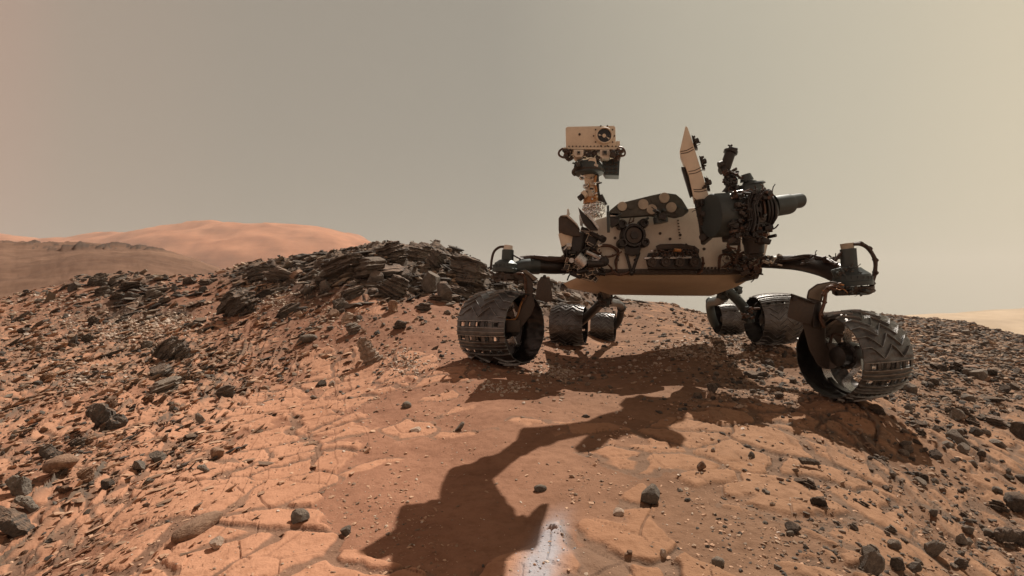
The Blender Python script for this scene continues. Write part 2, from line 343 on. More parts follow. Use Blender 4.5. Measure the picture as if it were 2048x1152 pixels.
# powder patch, streaming away from the hole
u = (X - hx) * .99 + (Y - hy) * -.12; v_ = (Y - hy)
pw = np.exp(-((u - v_ * .12) / (.030 + .012 * sstep(0, -.12, v_))) ** 2) * sstep(.22, -.08, v_) * .9  * (1.0 + .35 * fbm(X * 25, Y * 25, 4, 80))
pw = np.clip(pw * (1 + .5 * fbm(X * 30, Y * 30, 4, 82)), 0, .8) * sstep(.008, .02, hd)
# keep the crest where the photograph has it
SKY = np.array([(-200, 640), (0, 597), (130, 566), (150, 556), (200, 549), (260, 546), (330, 552), (420, 548), (500, 524), (560, 516), (650, 503), (700, 495), (760, 482), (800, 486), (870, 485), (905, 497), (950, 520), (985, 543), (1040, 556), (1100, 560), (1160, 576), (1240, 601), (1300, 603), (1335, 606), (1380, 620), (1420, 628), (1640, 628), (1780, 632), (1930, 646), (2048, 676), (2250, 740)])
def keep_crest(r0, r1):
    global Zd
    j0, j1 = np.searchsorted(RR, r0), np.searchsorted(RR, r1)
    py_ = np.where(front, CY - F * Zd / np.maximum(Y, .05), 9999)[:, j0:j1]
    k = np.argmin(py_, 1); cur = py_[np.arange(len(TH)), k]; rc = RR[j0 + k]
    sm_ = lambda a, n=31: np.convolve(np.pad(a, n // 2, mode='edge'), np.ones(n) / n, 'valid')
    pxs = CX + F * np.tan(np.clip(TH, -.87, .87)); want = np.interp(pxs, SKY[:, 0], SKY[:, 1])
    ok = np.abs(TH) < .87; dz = np.where(ok, (sm_(np.where(ok, cur, want)) - want) / F * rc * np.cos(np.clip(TH, -.87, .87)), 0)
    dz = sm_(dz, 21); rc = sm_(rc, 41)
    Zd = Zd + dz[:, None] * np.exp(-(np.log(RR[None] / rc[:, None]) / .30) ** 2)
keep_crest(5.0, 14.9); keep_crest(5.0, 14.9); keep_crest(5.0, 14.9)
RP = np.array([(-200, 492), (0, 488), (130, 487), (240, 489), (290, 491), (330, 499), (400, 521), (450, 540), (480, 560)])
j0, j1 = np.searchsorted(RR, 25), np.searchsorted(RR, 110); py_ = np.where(front, CY - F * Zd / np.maximum(Y, .05), 9999)[:, j0:j1]; k = np.argmin(py_, 1); cur = py_[np.arange(len(TH)), k]
smf = lambda a, n: np.convolve(np.pad(a, n // 2, mode='edge'), np.ones(n) / n, 'valid')
pxs = CX + F * np.tan(np.clip(TH, -.87, .87)); ok = (np.abs(TH) < .87) * (pxs < 480); dz = smf(np.where(ok, (cur - np.interp(pxs, RP[:, 0], RP[:, 1])) / F * RR[j0 + k], 0), 41)
Zd = Zd + dz[:, None] * sstep(22, 48, RR)[None] * sstep(130, 75, RR)[None]
PYv = np.where(front, CY - F * Zd / np.maximum(Y, .05), 9999)
# colours of what lies there (material mixes, not light)
gr_n = fbm(X * 5, Y * 5, 4, 90)
attrM = np.stack([SLf * (.45 + .55 * fine), np.clip(OCm * sstep(.1, .5, OC + .2) + led * 1.2 * (lq > .72) + rid * (rq > 0) * .9 + SLm * (1 - crack) * .55 + SLm * (1 - fine) * crack * .30 * (R2 < 6), 0, 1), np.clip(GR * (.5 + .6 * gr_n), 0, 1), np.ones_like(SLf)], -1)
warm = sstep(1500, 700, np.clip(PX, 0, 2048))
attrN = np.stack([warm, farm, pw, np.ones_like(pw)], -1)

nT, nR = X.shape
Vt = np.stack([X, Y, Zd], -1).reshape(-1, 3)
ii, jj = np.meshgrid(np.arange(nT - 1), np.arange(nR - 1), indexing='ij'); a_ = (ii * nR + jj).ravel()
Fq = np.stack([a_, a_ + 1, a_ + nR + 1, a_ + nR], 1)
wrap = np.arange(nR - 1) + (nT - 1) * nR; Fw = np.stack([wrap, wrap + 1, np.arange(nR - 1) + 1, np.arange(nR - 1)], 1)
Fq = np.concatenate([Fq, Fw])
# cap under the camera as degenerate-free quads
cen = len(Vt); Vt = np.vstack([Vt, [0, 0, float(Zd[:, 0].mean())]])
idx0 = np.arange(nT) * nR
cap = np.stack([np.full(nT // 2, cen), idx0[0:2 * (nT // 2):2], idx0[1:2 * (nT // 2):2], np.roll(np.append(idx0, idx0[:1]), -2)[0:2 * (nT // 2):2]], 1)
Fq = np.concatenate([Fq, cap])
def padA(a): return np.vstack([a.reshape(-1, 4), a.reshape(-1, 4)[:1]])

m, t, b = mat_new('red_planet_ground')
am = N(t, 'ShaderNodeAttribute', attribute_name='mix'); an = N(t, 'ShaderNodeAttribute', attribute_name='mix2')
sm = N(t, 'ShaderNodeSeparateColor'); t.links.new(am.outputs['Color'], sm.inputs[0]); sn = N(t, 'ShaderNodeSeparateColor'); t.links.new(an.outputs['Color'], sn.inputs[0])
na = noise_tex(t, 3.5, 8, .62); nb = noise_tex(t, 26, 6, .7); nc = noise_tex(t, 160, 3, .6); nd = noise_tex(t, 1.1, 5, .6)
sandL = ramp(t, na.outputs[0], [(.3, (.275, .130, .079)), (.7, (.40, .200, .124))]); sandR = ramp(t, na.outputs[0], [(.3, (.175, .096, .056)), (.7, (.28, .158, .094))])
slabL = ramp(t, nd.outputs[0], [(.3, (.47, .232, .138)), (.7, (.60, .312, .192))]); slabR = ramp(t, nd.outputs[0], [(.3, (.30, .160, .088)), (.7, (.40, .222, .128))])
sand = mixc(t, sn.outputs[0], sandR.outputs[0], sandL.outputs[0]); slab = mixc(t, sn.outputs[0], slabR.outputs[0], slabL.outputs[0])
sp_ = ramp(t, nb.outputs[0], [(.34, (.80, .76, .72)), (.5, (1, 1, 1)), (.7, (1.12, 1.1, 1.08))])
slab = mixc(t, .8, slab, sp_.outputs[0], 'MULTIPLY'); sand = mixc(t, .8, sand, sp_.outputs[0], 'MULTIPLY')
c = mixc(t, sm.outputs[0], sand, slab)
grv = ramp(t, nb.outputs[0], [(.35, (.10, .072, .055)), (.5, (.21, .135, .092)), (.66, (.36, .25, .18))])
gf = N(t, 'ShaderNodeMath', operation='MULTIPLY', use_clamp=True); t.links.new(sm.outputs[2], gf.inputs[0]); gf.inputs[1].default_value = .8
c = mixc(t, gf.outputs[0], c, grv.outputs[0])
rock = ramp(t, na.outputs[0], [(.3, (.085, .066, .053)), (.55, (.14, .11, .087)), (.75, (.22, .155, .11))])
geo = N(t, 'ShaderNodeNewGeometry'); sp = N(t, 'ShaderNodeSeparateXYZ'); t.links.new(geo.outputs['Normal'], sp.inputs[0])
upd = N(t, 'ShaderNodeMapRange'); t.links.new(sp.outputs[2], upd.inputs[0]); upd.inputs[1].default_value = .80; upd.inputs[2].default_value = .99; upd.inputs[3].default_value = 0; upd.inputs[4].default_value = .5
rockd = mixc(t, upd.outputs[0], rock.outputs[0], (.27, .165, .105))
c = mixc(t, sm.outputs[1], c, rockd)
nf = noise_tex(t, .05, 8, .6); nf2 = noise_tex(t, .6, 6, .65)
fr_ = ramp(t, nf.outputs[0], [(.3, (.15, .082, .053)), (.7, (.27, .155, .10))]); fr2 = ramp(t, nf2.outputs[0], [(.35, (.70, .68, .66)), (.6, (1.1, 1.1, 1.1))])
frc = mixc(t, .8, fr_.outputs[0], fr2.outputs[0], 'MULTIPLY')
frc = mixc(t, sm.outputs[1], frc, (.09, .06, .045))
c = mixc(t, sn.outputs[1], c, frc)
c = mixc(t, sn.outputs[2], c, (.44, .45, .49))
c = mixc(t, 1., c, (.84, .84, .84), 'MULTIPLY')
t.links.new(c, b.inputs['Base Color']); b.inputs['Roughness'].default_value = .95; b.inputs['Specular IOR Level'].default_value = .15
ad = N(t, 'ShaderNodeMath', operation='MULTIPLY_ADD'); t.links.new(nc.outputs[0], ad.inputs[0]); ad.inputs[1].default_value = .35; t.links.new(nb.outputs[0], ad.inputs[2])
bump(t, b, ad.outputs[0], .55, .012)
M['ground'] = m
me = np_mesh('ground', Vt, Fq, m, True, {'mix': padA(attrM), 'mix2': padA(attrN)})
ground = link(bpy.data.objects.new('ground', me)); tag(ground, kind='structure')

# ---- looking points up on the ground along a line of sight
VIS = PYv.copy(); cm = np.minimum.accumulate(VIS, axis=1)          # highest picture row reached so far
def hit(px, py):
    th = math.atan2(px - CX, F); i = I0 + int(round((th - th_mid[0]) / (th_mid[1] - th_mid[0]))); i = max(1, min(nT - 2, i))
    row = cm[i]; j = int(np.searchsorted(-row, -py)); j = min(max(j, 1), nR - 1)
    return Vector((X[i, j], Y[i, j], Zd[i, j]))
def hgt(x, y):
    th = math.atan2(x, y); r = math.hypot(x, y); i = int(np.argmin(np.abs(TH - th))); j = int(np.searchsorted(RR, r)); j = min(j, nR - 1)
    return float(Zd[i, j])

# ---- the far mountain and the crater rim: solid hills with their own distance
def hill(name, prof, d0, depth, mat, seed, amp):
    xs = np.linspace(prof[0][0], prof[-1][0], 420); top = np.interp(xs, [p[0] for p in prof], [p[1] for p in prof])
    top = np.convolve(np.pad(top, 9, mode='edge'), np.ones(19) / 19, 'valid')
    n = 110; v = np.linspace(0, 2, n)
    wxs = (xs - CX) / F * d0; hz = -(top - CY) / F * d0
    gx = wxs[:, None] * np.ones(n)[None]; gy = d0 + (v - 1)[None] * depth * np.ones(len(xs))[:, None]
    s = np.sin(np.clip(v, 0, 2) * math.pi / 2)[None] ** 1.15
    base = -62.
    gz = base + (hz - base)[:, None] * s
    k = 1 / d0
    gz = gz + fbm(gx * 9 * k, gy * 9 * k, 6, seed) * amp * np.sin(v * math.pi / 2)[None] ** .5 * (1 - .75 * np.exp(-((v - 1) / .06) ** 2))[None]
    ii, jj = np.meshgrid(np.arange(len(xs) - 1), np.arange(n - 1), indexing='ij'); a = (ii * n + jj).ravel()
    me = np_mesh(name, np.stack([gx, gy, gz], -1).reshape(-1, 3), np.stack([a, a + n, a + n + 1, a + 1], 1), mat, True)
    return tag(link(bpy.data.objects.new(name, me)), kind='structure')
def hillmat(name, c1, c2, sc_):
    m, t, b = mat_new(name); n1 = noise_tex(t, sc_, 9, .62)
    mp = N(t, 'ShaderNodeMapping'); c_ = N(t, 'ShaderNodeTexCoord'); t.links.new(c_.outputs['Object'], mp.inputs[0]); mp.inputs['Scale'].default_value = (.4, .4, 3)
    n2 = noise_tex(t, sc_ * 1.2, 6, .6, vec=mp.outputs[0]); r1 = ramp(t, n1.outputs[0], [(.3, c1), (.7, c2)]); r2 = ramp(t, n2.outputs[0], [(.35, (.78, .76, .74)), (.6, (1.05, 1.05, 1.05))])
    t.links.new(mixc(t, .8, r1.outputs[0], r2.outputs[0], 'MULTIPLY'), b.inputs['Base Color']); b.inputs['Roughness'].default_value = 1; b.inputs['Specular IOR Level'].default_value = 0
    return m
hill('mountain', [(-700, 560), (-300, 500), (-60, 486), (0, 484), (60, 481), (130, 484), (200, 481), (300, 475), (380, 464), (450, 450), (520, 444), (570, 443), (640, 450), (700, 466), (750, 488), (800, 515), (860, 548), (940, 585), (1050, 616), (1150, 640)], 700, 330, hillmat('mountain_dust', (.36, .14, .07), (.54, .245, .135), .03), 3, 17)
hill('hills', [(1560, 680), (1700, 655), (1790, 636), (1830, 631), (1900, 628), (1960, 626), (2000, 620), (2048, 617), (2150, 611), (2300, 606), (2600, 600), (3000, 620), (3300, 650)], 700, 260, hillmat('rim_dust', (.46, .33, .20), (.60, .45, .30), .03), 5, 3)
# ------------------------------------------------------------------ mesh builder
class MB:
    def __init__(s): s.bm = bmesh.new(); s.mi = 0
    def _f(s, vs):
        try: f = s.bm.faces.new(vs); f.material_index = s.mi; return f
        except ValueError: return None
    def prism(s, front, back, bevel=0.):
        """front and back: matching loops of points"""
        n = len(front); a = [s.bm.verts.new(p) for p in front]; b = [s.bm.verts.new(p) for p in back]
        fs = [s._f(a), s._f(b[::-1])] + [s._f([a[i], b[i], b[(i + 1) % n], a[(i + 1) % n]]) for i in range(n)]
        fs = [f for f in fs if f]; bmesh.ops.recalc_face_normals(s.bm, faces=fs)
        if bevel: bmesh.ops.bevel(s.bm, geom=list({e for f in fs for e in f.edges}), offset=bevel, segments=2, affect='EDGES', profile=.6, clamp_overlap=True)
        return s
    def pp(s, poly, d, th, bevel=.004):
        """a slab whose front outline stands at these places of the photograph, d metres ahead (d may be one per corner)"""
        ds = d if isinstance(d, (list, tuple)) else [d] * len(poly)
        fr = [W(p[0], p[1], q) for p, q in zip(poly, ds)]
        c_ = sum(fr, Vector()) / len(fr); c_.z = 0; c_.normalize()
        return s.prism(fr, [v + c_ * th for v in fr], bevel)
    def box(s, c, size, rot=None, bevel=.003):
        c = Vector(c); h = Vector(size) * .5; R = rot if rot else Matrix.Identity(3)
        fr = [c + R @ Vector((x * h.x, -h.y, z * h.z)) for x, z in ((-1, -1), (1, -1), (1, 1), (-1, 1))]
        bk = [c + R @ Vector((x * h.x, h.y, z * h.z)) for x, z in ((-1, -1), (1, -1), (1, 1), (-1, 1))]
        return s.prism(fr, bk, bevel)
    def cyl(s, p0, p1, r0, r1=None, seg=24, prof=None):
        """prof: list of (t along, radius) for a turned shape"""
        p0 = Vector(p0); p1 = Vector(p1); r1 = r0 if r1 is None else r1
        ax = (p1 - p0); L = ax.length; ax.normalize(); u = ax.orthogonal().normalized(); v = ax.cross(u)
        prof = prof or [(0, r0), (1, r1)]
        rings = []
        for tt, r in prof:
            rings.append([s.bm.verts.new(p0 + ax * L * tt + (u * math.cos(2 * math.pi * k / seg) + v * math.sin(2 * math.pi * k / seg)) * max(r, 1e-4)) for k in range(seg)])
        for a, b in zip(rings, rings[1:]):
            for k in range(seg):
                f = s._f([a[k], a[(k + 1) % seg], b[(k + 1) % seg], b[k]])
        s._f(rings[0][::-1]); s._f(rings[-1]); return s
    def tube(s, pts, r, seg=8, smooth=True, r1=None):
        pts = [Vector(p) for p in pts]
        if smooth and len(pts) > 2:
            q = []
            for i in range(len(pts) - 1):
                a = pts[max(i - 1, 0)]; b = pts[i]; c = pts[i + 1]; d = pts[min(i + 2, len(pts) - 1)]
                for k in range(5):
                    t = k / 5; q.append(.5 * ((2 * b) + (c - a) * t + (2 * a - 5 * b + 4 * c - d) * t * t + (3 * b - a - 3 * c + d) * t ** 3))
            q.append(pts[-1]); pts = q
        rings = []; up = None
        for i, p in enumerate(pts):
            tg = (pts[min(i + 1, len(pts) - 1)] - pts[max(i - 1, 0)])
            if tg.length < 1e-6: tg = Vector((0, 0, 1))
            tg.normalize()
            up = tg.orthogonal().normalized() if up is None else (up - tg * up.dot(tg)).normalized()
            v = tg.cross(up); rr = r if r1 is None else r + (r1 - r) * i / (len(pts) - 1)
            rings.append([s.bm.verts.new(p + (up * math.cos(2 * math.pi * k / seg) + v * math.sin(2 * math.pi * k / seg)) * rr) for k in range(seg)])
        for a, b in zip(rings, rings[1:]):
            for k in range(seg): s._f([a[k], a[(k + 1) % seg], b[(k + 1) % seg], b[k]])
        s._f(rings[0][::-1]); s._f(rings[-1]); return s
    def ball(s, c, r, sc_=(1, 1, 1), seg=14):
        m = Matrix.Translation(c) @ Matrix.Diagonal((sc_[0], sc_[1], sc_[2], 1))
        n0 = len(s.bm.faces); bmesh.ops.create_uvsphere(s.bm, u_segments=seg, v_segments=seg // 2, radius=r, matrix=m)
        s.bm.faces.ensure_lookup_table()
        for f in s.bm.faces[n0:]: f.material_index = s.mi
        return s
    def done(s, name, mats, parent=None, smooth=True, loc=None, kind=None):
        me = bpy.data.meshes.new(name); s.bm.to_mesh(me); s.bm.free()
        for m in (mats if isinstance(mats, (list, tuple)) else [mats]): me.materials.append(M[m] if isinstance(m, str) else m)
        if smooth:
            me.polygons.foreach_set('use_smooth', [True] * len(me.polygons))
            me.set_sharp_from_angle(angle=math.radians(35))
        o = bpy.data.objects.new(name, me); link(o, parent)
        if parent is not None and parent.type == 'EMPTY': o.location = -parent.location
        if loc is not None: o.location = loc
        return o
def chaos(b, x0, y0, x1, y1, d, n, s0, s1, sd_, mats=(0,), dd=.06):
    """bolts, connectors, brackets and short cable runs crowded over an area"""
    r = random.Random(sd_)
    for k in range(n):
        p = W(r.uniform(x0, x1), r.uniform(y0, y1), d + r.uniform(-dd, dd)); s_ = r.uniform(s0, s1); b.mi = r.choice(mats)
        q = r.random(); R = Matrix.Rotation(r.uniform(-.6, .6), 3, 'Y') @ Matrix.Rotation(r.uniform(-.4, .4), 3, 'Z')
        if q < .40: b.box(p, (s_ * r.uniform(.6, 2), s_ * r.uniform(.6, 1.5), s_ * r.uniform(.5, 1.4)), R, s_ * .08)
        elif q < .65: b.cyl(p, p + R @ Vector((r.choice((-1, 1)) * s_ * 1.4, -s_ * r.uniform(0, 1.5), s_ * r.uniform(-.6, .6))), s_ * .35, seg=10)
        elif q < .78: b.cyl(p, p + Vector((0, -s_ * .8, 0)), s_ * .4, seg=10)
        else:
            pts = [p]; v = Vector((r.uniform(-1, 1), r.uniform(-.4, .1), r.uniform(-1, 1))).normalized()
            for j in range(3): v = (v + Vector((r.uniform(-.8, .8), r.uniform(-.3, .2), r.uniform(-.8, .8)))).normalized(); pts.append(pts[-1] + v * s_ * .8)
            b.tube(pts, s_ * .13, 6)
def cable(b, pts, d, r=.006, n=1, spread=.0, sd_=0, ties=True):
    q = random.Random(sd_)
    for k in range(n):
        P = [W(p[0] + q.uniform(-spread, spread), p[1] + q.uniform(-spread, spread), (p[2] if len(p) > 2 else d) + q.uniform(-.01, .01)) for p in pts]
        b.tube(P, r, 7)
    if ties:
        for p in pts[1:-1]:
            w = W(p[0], p[1], (p[2] if len(p) > 2 else d)); b.cyl(w + Vector((-.004, -.003, -.004)), w + Vector((.004, -.003, .004)), r * 1.5 + spread * .001, seg=8)

# ------------------------------------------------------------------ the rover
BASE = Vector((1.15, 4.3, -.46))
rover = bpy.data.objects.new('rover', None); COL.objects.link(rover); rover.location = BASE; rover.empty_display_size = .3
tag(rover, 'six-wheeled tan and dark grey planetary rover with camera mast standing on the red ground', 'rover')
D = 3.62
# chassis
b = MB()
out = [(1190, 440), (1222, 430), (1398, 414), (1537, 438), (1541, 470), (1524, 542), (1166, 542), (1158, 500)]
fr = [W(x, y, D) for x, y in out]; bk = [v + Vector((.22, 1.5, 0)) for v in fr]; b.prism(fr, bk, .012)
b.mi = 1   # panel seams, fastener rows, small doublers, pressed on the front plate
for (x, y) in [(1230, 476), (1320, 467), (1340, 478), (1360, 470), (1372, 490), (1408, 498), (1455, 498), (1270, 520), (1235, 520)]:
    p = W(x, y, D); b.cyl(p + Vector((0, .004, 0)), p + Vector((0, -.010, 0)), .012, .009, seg=12)
for x in range(1360, 1440, 7): p = W(x, 536, D); b.cyl(p, p + Vector((0, -.012, 0)), .008, seg=8)
for k in range(7): b.box(W(1356 + k * .6, 441 + k * 6, D - .004), (.014, .008, .010), bevel=.001)
body = b.done('body', ['tan', 'brown'], rover)
b = MB(); b.pp([(1160, 538), (1525, 538), (1524, 548), (1164, 548)], D - .02, .06, .004)
for x in range(1175, 1520, 12): p = W(x, 543, D - .02); b.cyl(p, p + Vector((0, -.01, 0)), .006, seg=8)
b.done('frame_rail', 'brown', rover)
# belly pan: folded faces below the rail
b = MB()
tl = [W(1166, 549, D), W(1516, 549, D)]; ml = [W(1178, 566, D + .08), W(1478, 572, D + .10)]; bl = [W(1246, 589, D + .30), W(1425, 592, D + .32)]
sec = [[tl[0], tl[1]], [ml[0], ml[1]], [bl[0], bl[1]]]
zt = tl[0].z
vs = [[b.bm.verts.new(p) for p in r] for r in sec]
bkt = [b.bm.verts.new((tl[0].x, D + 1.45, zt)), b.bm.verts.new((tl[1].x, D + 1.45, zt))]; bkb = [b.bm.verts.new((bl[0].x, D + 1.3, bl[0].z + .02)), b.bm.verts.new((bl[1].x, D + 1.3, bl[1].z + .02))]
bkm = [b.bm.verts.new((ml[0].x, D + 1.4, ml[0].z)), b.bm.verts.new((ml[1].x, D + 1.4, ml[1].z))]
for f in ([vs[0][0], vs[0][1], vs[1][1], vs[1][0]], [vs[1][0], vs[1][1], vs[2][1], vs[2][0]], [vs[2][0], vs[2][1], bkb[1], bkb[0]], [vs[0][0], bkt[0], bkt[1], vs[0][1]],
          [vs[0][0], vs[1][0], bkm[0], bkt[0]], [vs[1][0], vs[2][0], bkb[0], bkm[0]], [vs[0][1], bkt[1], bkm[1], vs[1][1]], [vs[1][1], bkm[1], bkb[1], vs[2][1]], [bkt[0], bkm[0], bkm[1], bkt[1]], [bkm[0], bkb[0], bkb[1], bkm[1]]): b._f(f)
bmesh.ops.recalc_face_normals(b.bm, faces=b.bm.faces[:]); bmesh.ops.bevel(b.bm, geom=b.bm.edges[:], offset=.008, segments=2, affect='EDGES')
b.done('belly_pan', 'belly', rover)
b = MB(); b.pp([(1500, 545), (1520, 548), (1516, 556), (1470, 566), (1486, 556)], D - .03, .12); chaos(b, 1490, 535, 1522, 555, D - .06, 22, .012, .03, 5, (0, 1)); b.done('corner_bracket', ['brown', 'copper'], rover)

# round port with four knobs and its V strut
b = MB(); c = W(1264, 473, D - .01)
b.cyl(c + Vector((0, .02, 0)), c + Vector((0, -.07, 0)), .085, seg=40, prof=[(0, .09), (.5, .09), (.9, .085), (1, .078), (1, .066), (.75, .06)]); b.mi = 1
b.cyl(c + Vector((0, -.03, 0)), c + Vector((0, -.062, 0)), .06, .056, seg=32); b.mi = 0
b.cyl(c + Vector((0, -.05, 0)), c + Vector((0, -.072, 0)), .03, .026, seg=24)
for x, y in ((1242, 450), (1285, 448), (1243, 487), (1287, 486)):
    p = W(x, y, D - .03); b.mi = 0; b.cyl(p + Vector((0, .04, 0)), p + Vector((0, -.06, 0)), .034, seg=24, prof=[(0, .034), (.8, .034), (1, .028), (1, .018), (.8, .016)])
    b.tube([p, c], .022, 8, False)
for k in range(16):
    a = k * math.pi / 8; p = c + Vector((math.cos(a) * .077, -.068, math.sin(a) * .077)); b.cyl(p, p + Vector((0, -.008, 0)), .006, seg=6)
b.pp([(1246, 490), (1284, 490), (1278, 508), (1264, 512), (1252, 508)], D - .05, .05)
b.tube([W(1252, 505, D - .03), W(1263, 546, D - .04)], .011, 8, False); b.tube([W(1278, 505, D - .03), W(1264, 546, D - .04)], .011, 8, False); b.ball(W(1263, 546, D - .05), .02)
b.done('sample_port', ['dark', 'brown'], rover)

# bar of four hazard cameras under a cover
b = MB(); b.mi = 0
b.pp([(1290, 516), (1402, 516), (1403, 538), (1296, 538)], D - .10, .10, .006)
b.mi = 3; b.pp([(1288, 514), (1326, 513), (1326, 518), (1288, 519)], D - .115, .02, .002); b.pp([(1330, 513), (1352, 513), (1360, 509), (1384, 512), (1384, 517), (1330, 518)], D - .115, .02, .002)
b.mi = 1; b.pp([(1311, 492), (1320, 488), (1362, 487), (1390, 492), (1399, 499), (1398, 506), (1372, 498), (1314, 500)], D - .09, .10, .004)
b.mi = 0; b.pp([(1296, 506), (1396, 502), (1400, 518), (1292, 518)], D - .06, .06)
cam_bar = b.done('camera_bar', ['dark', 'brown', 'copper', 'silver'], rover)
b = MB(); chaos(b, 1300, 500, 1398, 513, D - .12, 46, .008, .020, 11, (0, 0, 1, 1, 2, 3), .03)
b.mi = 0
for k in range(9): cable(b, [(1305 + k * 10, 512), (1312 + k * 9, 500 + (k % 3) * 3), (1326 + k * 8, 503), (1330 + k * 8, 513)], D - .13, .0045, 1, 2, k, False)
b.mi = 4; b.cyl(W(1348, 500, D - .15), W(1362, 501, D - .15), .012, seg=10); b.done('wiring', ['cable', 'copper', 'brown', 'silver', 'gold'], cam_bar)
for x in (1302, 1329, 1357, 1386):
    b = MB(); p = W(x, 525, D - .10)
    b.cyl(p, p + Vector((0, -.035, 0)), .033, seg=28, prof=[(0, .033), (1, .031), (1, .024), (.85, .022), (.85, .014), (1, .012)]); b.mi = 1; b.cyl(p, p + Vector((0, -.026, 0)), .020, seg=20)
    b.done('camera_lens', ['brown', 'glass'], cam_bar)

# cable harnesses on the front plate
b = MB(); cable(b, [(1180, 500), (1190, 494), (1205, 491), (1222, 492), (1233, 500), (1236, 510), (1232, 524), (1233, 540)], D - .03, .007, 3, 2.2, 1); b.done('cable', 'copper', rover)
b = MB(); cable(b, [(1178, 504), (1195, 512), (1212, 514), (1226, 511), (1244, 504)], D - .04, .006, 2, 1.5, 2); b.done('cable', 'copper', rover)
b = MB(); cable(b, [(1190, 543), (1212, 548), (1226, 545), (1240, 549), (1258, 545)], D - .05, .007, 3, 1.5, 3); b.done('cable', 'copper', rover)
b = MB(); cable(b, [(1212, 524), (1222, 536), (1228, 546)], D - .05, .006, 1); b.done('cable', 'copper', rover)
b = MB(); cable(b, [(1194, 466), (1200, 478), (1205, 492)], D - .04, .004, 1); b.done('cable', 'copper', rover)
b = MB(); cable(b, [(1262, 435), (1268, 430), (1266, 442), (1258, 446), (1262, 434)], D - .03, .004, 1); b.done('cable', 'copper', rover)
b = MB(); cable(b, [(1404, 514), (1406, 526), (1402, 542), (1396, 546)], D - .05, .008, 2, 1.5, 6); b.done('cable', 'copper', rover)
b = MB(); cable(b, [(1438, 536), (1440, 514), (1450, 508), (1462, 512), (1468, 530), (1452, 534)], D - .04, .006, 3, 2, 4); b.done('cable', 'copper', rover)
b = MB(); cable(b, [(1456, 490), (1460, 500), (1472, 512), (1490, 506), (1497, 516), (1490, 530), (1500, 540)], D - .06, .007, 3, 3, 7); b.done('cable', 'copper', rover)
b = MB(); cable(b, [(1480, 476), (1478, 500), (1470, 520), (1474, 536)], D - .07, .007, 3, 3, 8); b.done('cable', 'copper', rover)
b = MB(); cable(b, [(1444, 536), (1470, 524), (1495, 535), (1512, 545)], D - .05, .007, 2, 3, 9); b.done('cable', 'copper', rover)
b = MB(); cable(b, [(1498, 535), (1512, 524), (1523, 510), (1528, 520), (1518, 532), (1500, 548)], D - .08, .007, 3, 2.5, 10); b.done('cable', 'copper', rover)
b = MB(); chaos(b, 1445, 500, 1505, 540, D - .05, 70, .010, .030, 21, (0, 1, 2)); b.done('connector_block', ['dark', 'brown', 'copper'], rover)

# cluster on the front corner: antenna box, stalk, brackets, shiny pipes
b = MB(); b.mi = 0
b.pp([(1117, 436), (1121, 431), (1134, 430), (1150, 446), (1158, 458), (1162, 472), (1150, 473), (1128, 467), (1117, 461)], D - .15, .22, .006)
b.mi = 1; b.pp([(1121, 431), (1136, 429), (1154, 447), (1160, 458), (1150, 447), (1134, 433)], D - .17, .2, .002); b.cyl(W(1137, 430, D), W(1136, 418, D), .012, .006, seg=10)
b.done('antenna_box', ['brown', 'white'], rover)
b = MB(); b.mi = 0
b.cyl(W(1140, 500, D - .05), W(1136, 466, D - .05), .055, .07, seg=20)
b.mi = 1; b.cyl(W(1153, 505, D - .08), W(1158, 466, D - .08), .055, seg=18); b.cyl(W(1126, 503, D - .1), W(1134, 500, D - .1), .035, seg=14)
b.cyl(W(1132, 497, D - .05), W(1160, 500, D - .05), .05, seg=14)
b.pp([(1133, 500), (1165, 494), (1178, 505), (1172, 540), (1150, 548), (1135, 530)], D - .06, .2, .008)
b.mi = 0; b.pp([(1153, 538), (1164, 535), (1170, 552), (1158, 556)], D - .12, .05)
b.mi = 1; chaos(b, 1132, 490, 1205, 548, D - .12, 90, .014, .045, 33, (1, 1, 1, 2, 3), .08)
b.mi = 3; b.cyl(W(1153, 514, D - .2), W(1170, 530, D - .2), .045, seg=20); b.tube([W(1172, 504, D - .2), W(1188, 511, D - .2), W(1203, 518, D - .22)], .016, 8); b.tube([W(1170, 524, D - .2), W(1190, 522, D - .2), W(1205, 519, D - .22)], .014, 8)
b.mi = 1; b.cyl(W(1175, 528, D - .24), W(1207, 528, D - .24), .028, .02, seg=12); b.ball(W(1208, 523, D - .23), .035)
b.mi = 1; b.pp([(1156, 547), (1178, 540), (1190, 556), (1182, 562), (1160, 556)], D - .12, .1); chaos(b, 1156, 540, 1192, 560, D - .14, 18, .012, .03, 34, (1, 0))
b.mi = 1; b.tube([W(1180, 465, D - .1), W(1190, 470, D - .12), W(1204, 478, D - .14)], .016, 8); b.cyl(W(1202, 476, D - .15), W(1208, 480, D - .17), .024, seg=14)
b.mi = 3; b.tube([W(1160, 470, D - .1), W(1172, 466, D - .1), W(1180, 466, D - .1)], .014, 8)
b.mi = 1; b.box(W(1183, 482, D - .08), (.08, .06, .06), Matrix.Rotation(.4, 3, 'Y')); b.cyl(W(1180, 470, D - .08), W(1178, 494, D - .08), .025, seg=12)
b.done('joint_cluster', ['tan2', 'dark', 'copper', 'silver'], rover)
b = MB(); b.mi = 1; b.pp([(1156, 414), (1172, 430), (1197, 456), (1196, 461), (1180, 462), (1165, 445), (1160, 430)], D - .2, .03, .002); b.mi = 0; b.pp([(1172, 426), (1180, 428), (1199, 455), (1196, 459)], D - .225, .02, .002)
b.pp([(1158, 430), (1164, 426), (1166, 452), (1160, 450)], D - .1, .03); b.mi = 1; b.pp([(1163, 452), (1186, 460), (1188, 464), (1160, 462)], D - .12, .05); b.done('calibration_plate', ['silver', 'dark'], rover)
